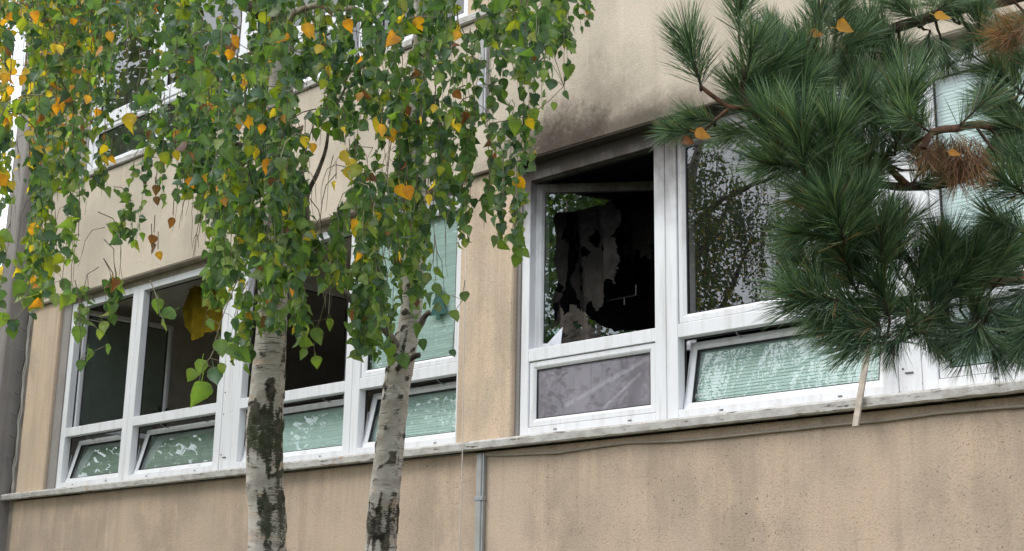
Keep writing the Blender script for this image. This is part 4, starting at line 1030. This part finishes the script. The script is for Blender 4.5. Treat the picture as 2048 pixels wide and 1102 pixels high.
def tuft(bx, by, tx, ty, d, dd=0.0, scale=1.0, kind='g', lab=None):
    """bx,by -> tx,ty is the shoot's own axis; dd leans the tip towards (-) or away from (+) the camera"""
    P0 = at(bx, by, d); P1 = at(tx, ty, d + dd); ax = (P1 - P0); L = max(.05, ax.length)
    near = min(PBR, key=lambda q: (q - P0).length)
    mid = near.lerp(P0, .5) + Vector((0, 0, -.01))
    if kind != 'b': shoots.tube([near, mid, P0, P1], [.004, .0035, .003, .002], 5)
    me = {'g': TUFT, 'b': TUFTB, 's': TUFTS}[kind][r.randrange(len({'g': TUFT, 'b': TUFTB, 's': TUFTS}[kind]))]
    o = bpy.data.objects.new('needle_tuft', me); COL.objects.link(o); o.parent = PN
    q = ax.to_track_quat('Z', 'Y').to_matrix().to_4x4(); s_ = .107 * scale
    o.matrix_basis = Matrix.Translation(P0) @ q @ Matrix.Rotation(r.uniform(0, 6.28), 4, 'Z') @ Matrix.Diagonal((s_, s_, max(.05, L) if kind != 'b' else s_, 1)) ; o.matrix_parent_inverse = Matrix.Translation(-PN.location)
    # keep needles unstretched: scale z with the same factor
    o.matrix_basis = Matrix.Translation(P0) @ q @ Matrix.Rotation(r.uniform(0, 6.28), 4, 'Z') @ Matrix.Diagonal((s_, s_, s_, 1))
    if lab: o['label'] = lab
TF = [ # bx,by,tx,ty,depth,dd,scale
 (1402, 172, 1372, 70, 3.05, 0, 1), (1488, 180, 1505, 90, 3.05, -.02, .95), (1478, 70, 1482, -40, 3.1, 0, .95), (1632, 100, 1640, -20, 3.15, .02, .9), (1668, 90, 1685, 5, 3.2, 0, .9),
 (1500, 200, 1545, 130, 3.1, -.03, .95), (1592, 140, 1560, 90, 3.15, 0, .8), (1398, 262, 1352, 262, 3.03, -.02, .62), (1430, 245, 1372, 232, 3.05, -.02, .6),
 (1560, 330, 1548, 230, 3.0, -.04, 1.05), (1610, 350, 1600, 240, 2.95, -.05, 1.1), (1660, 360, 1668, 260, 2.95, -.05, 1.1), (1560, 250, 1530, 190, 3.1, 0, .8),
 (1600, 335, 1520, 325, 3.0, -.04, .9), (1520, 260, 1455, 268, 3.1, 0, .7),
 (1660, 480, 1630, 390, 3.0, -.05, 1.0), (1690, 490, 1660, 380, 2.95, -.06, 1.05), (1670, 470, 1625, 468, 3.0, -.02, .9), (1700, 480, 1720, 400, 3.0, -.03, .9),
 (1660, 210, 1640, 130, 3.15, 0, .9), (1720, 220, 1700, 150, 3.2, 0, .9), (1700, 160, 1720, 60, 3.3, 0, .85), (1620, 260, 1560, 210, 3.2, 0, .9), (1700, 280, 1640, 200, 3.2, 0, .95),
 (1740, 310, 1770, 220, 3.15, 0, .9), (1800, 280, 1820, 150, 3.05, -.04, 1.1), (1790, 310, 1800, 210, 3.1, -.03, 1.0), (1770, 190, 1790, 110, 3.3, 0, .9), (1800, 130, 1760, 60, 3.35, 0, .8),
 (1780, 70, 1720, 50, 3.3, 0, .8), (1850, 50, 1800, 10, 3.3, 0, .8), (1860, 60, 1850, 120, 3.3, 0, .75), (1920, 50, 1900, -10, 3.35, 0, .8), (1880, 70, 1898, 150, 3.35, 0, .6), (1960, 50, 1930, 110, 3.4, 0, .6),
 (2050, 190, 1975, 130, 3.3, -.03, 1.0), (2060, 140, 2010, 90, 3.3, 0, .9), (2060, 230, 1975, 195, 3.3, 0, .9), (2090, 280, 2010, 250, 3.3, -.02, .9), (2100, 60, 2030, 60, 3.4, 0, .8), (2010, 262, 1990, 205, 3.4, 0, .7),
 (2070, 400, 1985, 350, 3.1, -.04, 1.0), (2100, 370, 2030, 320, 3.2, 0, .9), (2090, 300, 2040, 300, 3.3, 0, .8),
 (1760, 360, 1720, 300, 3.2, 0, .8), (1740, 370, 1760, 330, 3.2, 0, .7), 
 (1770, 540, 1760, 450, 3.05, -.04, .95), (1860, 570, 1900, 490, 3.15, 0, .95), (1740, 500, 1690, 450, 3.05, 0, .9), (1800, 520, 1800, 440, 3.1, 0, .8), (1900, 580, 1960, 500, 3.15, -.03, .95), (1960, 570, 2020, 490, 3.15, -.03, .95), (2000, 560, 2050, 510, 3.2, 0, .9), (1960, 540, 1900, 500, 3.2, 0, .9),
 (1670, 600, 1600, 578, 3.0, -.03, .95), (1680, 600, 1600, 600, 3.0, -.03, 1.0), (1660, 580, 1610, 530, 3.05, 0, .9), (1720, 620, 1655, 636, 3.05, -.02, .9), (1720, 590, 1680, 530, 3.1, 0, .9), (1780, 600, 1740, 540, 3.1, 0, .95), (1820, 610, 1840, 540, 3.15, 0, .9),
 (1760, 650, 1680, 660, 3.05, -.02, .95), (1780, 670, 1720, 690, 3.05, 0, .85), (1760, 650, 1700, 610, 3.1, 0, .9), (1820, 640, 1800, 670, 3.1, 0, .7), (1850, 630, 1790, 620, 3.15, 0, .9), (1830, 650, 1850, 670, 3.15, 0, .65), (1880, 600, 1890, 650, 3.2, 0, .6),
 (1960, 640, 1940, 690, 3.1, -.01, .75), (1960, 650, 1990, 700, 3.1, 0, .75), (1980, 620, 2030, 670, 3.15, 0, .85), (1950, 640, 1915, 670, 3.15, 0, .7), (2050, 600, 2040, 660, 3.2, 0, .85), (2070, 560, 2030, 610, 3.2, 0, .9), (1980, 600, 1960, 640, 3.2, 0, .8), (1900, 600, 1870, 640, 3.2, 0, .7), (2090, 620, 2050, 680, 3.1, 0, .9),
 (1600, 200, 1540, 170, 3.15, 0, .85), (1560, 215, 1600, 150, 3.15, 0, .85), (1520, 215, 1590, 290, 3.1, -.03, .75), (1700, 330, 1640, 320, 3.15, -.03, 1.0), (1720, 400, 1680, 350, 3.1, -.03, .95), (1690, 390, 1620, 390, 3.15, 0, .95),
 (1750, 250, 1720, 180, 3.25, 0, .9), (1640, 300, 1570, 290, 3.1, -.02, .95), (1700, 260, 1740, 170, 3.15, -.02, .9), (1620, 200, 1600, 120, 3.12, -.02, .9), (1680, 440, 1640, 350, 3.05, -.03, .95), (1740, 430, 1720, 330, 3.1, -.03, .95), (1700, 540, 1650, 450, 3.05, -.03, .95), (1760, 480, 1790, 380, 3.2, 0, .7), (1720, 560, 1700, 470, 3.1, 0, .95), (1800, 560, 1770, 480, 3.15, 0, .95), (1860, 520, 1900, 450, 3.3, 0, .6), (1900, 560, 1870, 470, 3.15, -.02, .85), (1780, 640, 1760, 570, 3.1, -.03, .95), (1860, 640, 1870, 560, 3.15, 0, .9), (1920, 620, 1930, 540, 3.2, 0, .9), (1980, 560, 1985, 480, 3.2, 0, .8), (2040, 560, 2000, 500, 3.25, 0, .9), (2030, 180, 2020, 110, 3.35, 0, .9), (1960, 90, 1960, 20, 3.35, 0, .9), (1750, 120, 1740, 50, 3.3, 0, .85), (2060, 470, 1990, 440, 3.15, -.02, .9), (1840, 340, 1820, 250, 3.15, -.02, .8), (1560, 290, 1530, 240, 3.08, -.02, .85), (1500, 240, 1470, 170, 3.1, 0, .8), (1640, 160, 1600, 90, 3.2, 0, .85), (1580, 110, 1540, 60, 3.2, 0, .7)]
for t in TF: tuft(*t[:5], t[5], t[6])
for i in range(44):   # sparse older shoots deeper in the spray
    q = PBR[r.randrange(len(PBR))]; x_, y_, k = pix(q)
    if x_ > 2150 or x_ < 1560: continue
    a = r.uniform(0, 6.28); tuft(x_, y_, x_ + 60 * cos(a), y_ - 50 - 30 * sin(a), k, r.uniform(-.05, .05), r.uniform(.7, .9), 's')
# dead brown needles hanging from the red twig and at the right edge
for bx, by, tx, ty, s_ in ((1852, 262, 1846, 330, .62), (1866, 262, 1860, 340, .66), (1880, 258, 1882, 330, .6), (1900, 262, 1905, 345, .75), (1915, 262, 1922, 350, .8), (1930, 265, 1930, 350, .8), (1945, 268, 1950, 350, .75), (1960, 275, 1955, 350, .75), (1908, 290, 1916, 360, .8), (2060, 60, 1990, 70, .8), (2070, 90, 2010, 80, .8), (2080, 40, 2010, 50, .8), (1985, 570, 1930, 575, .4), (1720, 450, 1700, 460, .35)):
    tuft(bx, by, tx, ty, 3.0 if by < 300 and bx < 2000 else 3.2, 0, s_ * .92, 'b', 'dead brown needles')
o = shoots.build('shoots', M['pine_bark'], PN, True); o['kind'] = 'stuff'
# yellow birch leaves caught in the pine
for i, (ax, ay, sz, c, lb) in enumerate([(1630, 66, 24, NG + 5, 'orange birch leaf caught at a shoot tip near the top of the pine'), (1686, 56, 34, NG + 4, 'ochre birch leaf lying on dark needles right of the orange one'), (1880, 30, 28, NG + 4, 'golden birch leaf on the topmost pine branch'), (1842, 166, 26, NG + 1, 'olive-yellow birch leaf amid the middle pine tuft'), (1402, 264, 30, NG + 5, 'orange birch leaf on the lowest left pine twig'), (1374, 284, 22, NG + 6, 'brown birch leaf at the very tip of the left pine twig'), (1905, 304, 22, NG + 5, 'pale orange birch leaf among the hanging dead needles')]):
    o = bpy.data.objects.new('fallen_leaf', leaf_mesh(i % 4, c)); COL.objects.link(o); d = 2.98 if ax < 1500 else 3.12
    if ax > 1850: d = 2.93 if ay > 200 else 3.15
    o.matrix_basis = leaf_matrix(at(ax - sz * .4, ay, d), RT - UP * r.uniform(-.3, .5), -FW + Vector((0, 0, .4)), sz * 1.15 * d / F_PX); tag(o, lb, 'leaf', 'birch leaves caught in the pine')
#FAR
# ------------------------------------------------------------------ trees round about (seen past the corner and mirrored in the panes)
def crown_mesh(seed, n, rx, rz, size, hang=0):
    r_ = random.Random(seed); V = []; Fc = []; C = []
    cl = [(Vector((r_.gauss(0, .42), r_.gauss(0, .42), r_.uniform(-.85, .85))), r_.uniform(.16, .34)) for _ in range(46)]
    for i in range(n):
        c, rr = cl[r_.randrange(len(cl))]; k = max(.25, 1 - abs(c.z) * .55)
        p = Vector((c.x * k + r_.gauss(0, rr * .5), c.y * k + r_.gauss(0, rr * .5), c.z + r_.gauss(0, rr * .5)))
        p = Vector((p.x * rx, p.y * rx, p.z * rz)); s_ = size * r_.uniform(.6, 1.3)
        a = Vector((r_.uniform(-1, 1), r_.uniform(-1, 1), r_.uniform(-1, .3))).normalized(); b = a.orthogonal().normalized() * s_ * .42; a = a * s_
        k0 = len(V); V += [p, p + a * .45 + b, p + a, p + a * .45 - b]; Fc.append((k0, k0 + 1, k0 + 2, k0 + 3))
        g = r_.choice(GREENS[:6]) if r_.random() > .06 else YGREEN[0]
        C += [(*g, 1)] * 4
    me = bpy.data.meshes.new('crown'); me.from_pydata([tuple(v) for v in V], [], Fc); set_col(me, C); me.materials.append(M['leaf']); return me
CR = [crown_mesh(1, 7000, 1.9, 2.9, .11), crown_mesh(2, 7000, 1.7, 3.1, .11), crown_mesh(3, 5200, 1.9, 3.1, .10)]
def far_tree(x, y, h, kx, ci, label, grp='broadleaf trees facing the building'):
    t = empty('broadleaf_tree', (x, y, 0), label, 'tree', grp)
    simple_trunk(t, Vector((x, y, 0)), h * .8, .14 * kx, .04, M['limb'], x)
    for i in range(7):
        a = i * 2.4 + x; z = h * (.35 + .07 * i); l = 1.1 * kx
        MB().tube([(x, y, z), (x + cos(a) * l * .5, y + sin(a) * l * .5, z + .5), (x + cos(a) * l, y + sin(a) * l, z + 1.2)], [.05, .035, .015], 6).build('limb', M['limb'], t, True)
    o = bpy.data.objects.new('crown', CR[ci]); COL.objects.link(o); o.parent = t; o.location = (0, 0, h * .62); o.scale = (kx, kx, h / 8.6); o.rotation_euler = (0, 0, x)
    return t
LB = ['slender broadleaf tree mirrored in the smoke-blackened pane', 'tall broadleaf tree opposite the pier, mirrored in the panes', 'broadleaf tree mirrored in the mint-blind panes left of the pier', 'broadleaf tree opposite the yellow curtain', 'broadleaf tree mirrored in the fully opened sash', 'broadleaf tree at the far end of the row opposite', 'broadleaf tree of the rear row opposite the burnt window', 'broadleaf tree of the rear row opposite the open windows', 'tallest tree of the rear row beyond the corner column', 'leftward broadleaf tree behind the photographer', 'rightward broadleaf tree behind the photographer', 'tall broadleaf tree of the rear row opposite the upper storey', 'tallest wide broadleaf tree opposite the left end of the upper storey']
for i, (x_, y_, h_, k_) in enumerate([(-9.6, -5.6, 7.6, .8), (-12.6, -4.9, 8.4, 1.0), (-16.4, -4.6, 8.2, 1.0), (-20.5, -4.6, 13.0, 1.3), (-25.5, -4.9, 14, 1.4), (-31, -4.6, 15, 1.5), (-18.5, -9.5, 10.5, 1.3), (-22, -13, 10.5, 1.4), (-33, -12, 15, 1.7), (-1.0, -13.8, 13, 1.6), (3.6, -16.5, 13, 1.6), (-22.5, -10, 15, 1.5), (-26, -11, 15, 1.7)]):
    far_tree(x_, y_, h_, k_, 2 if i < 3 else i % 2, LB[i])
t = far_tree(-29.5, 6.5, 8.6, 1.15, 0, 'dark tree standing behind the corner column at the left edge', 'trees beyond the corner')
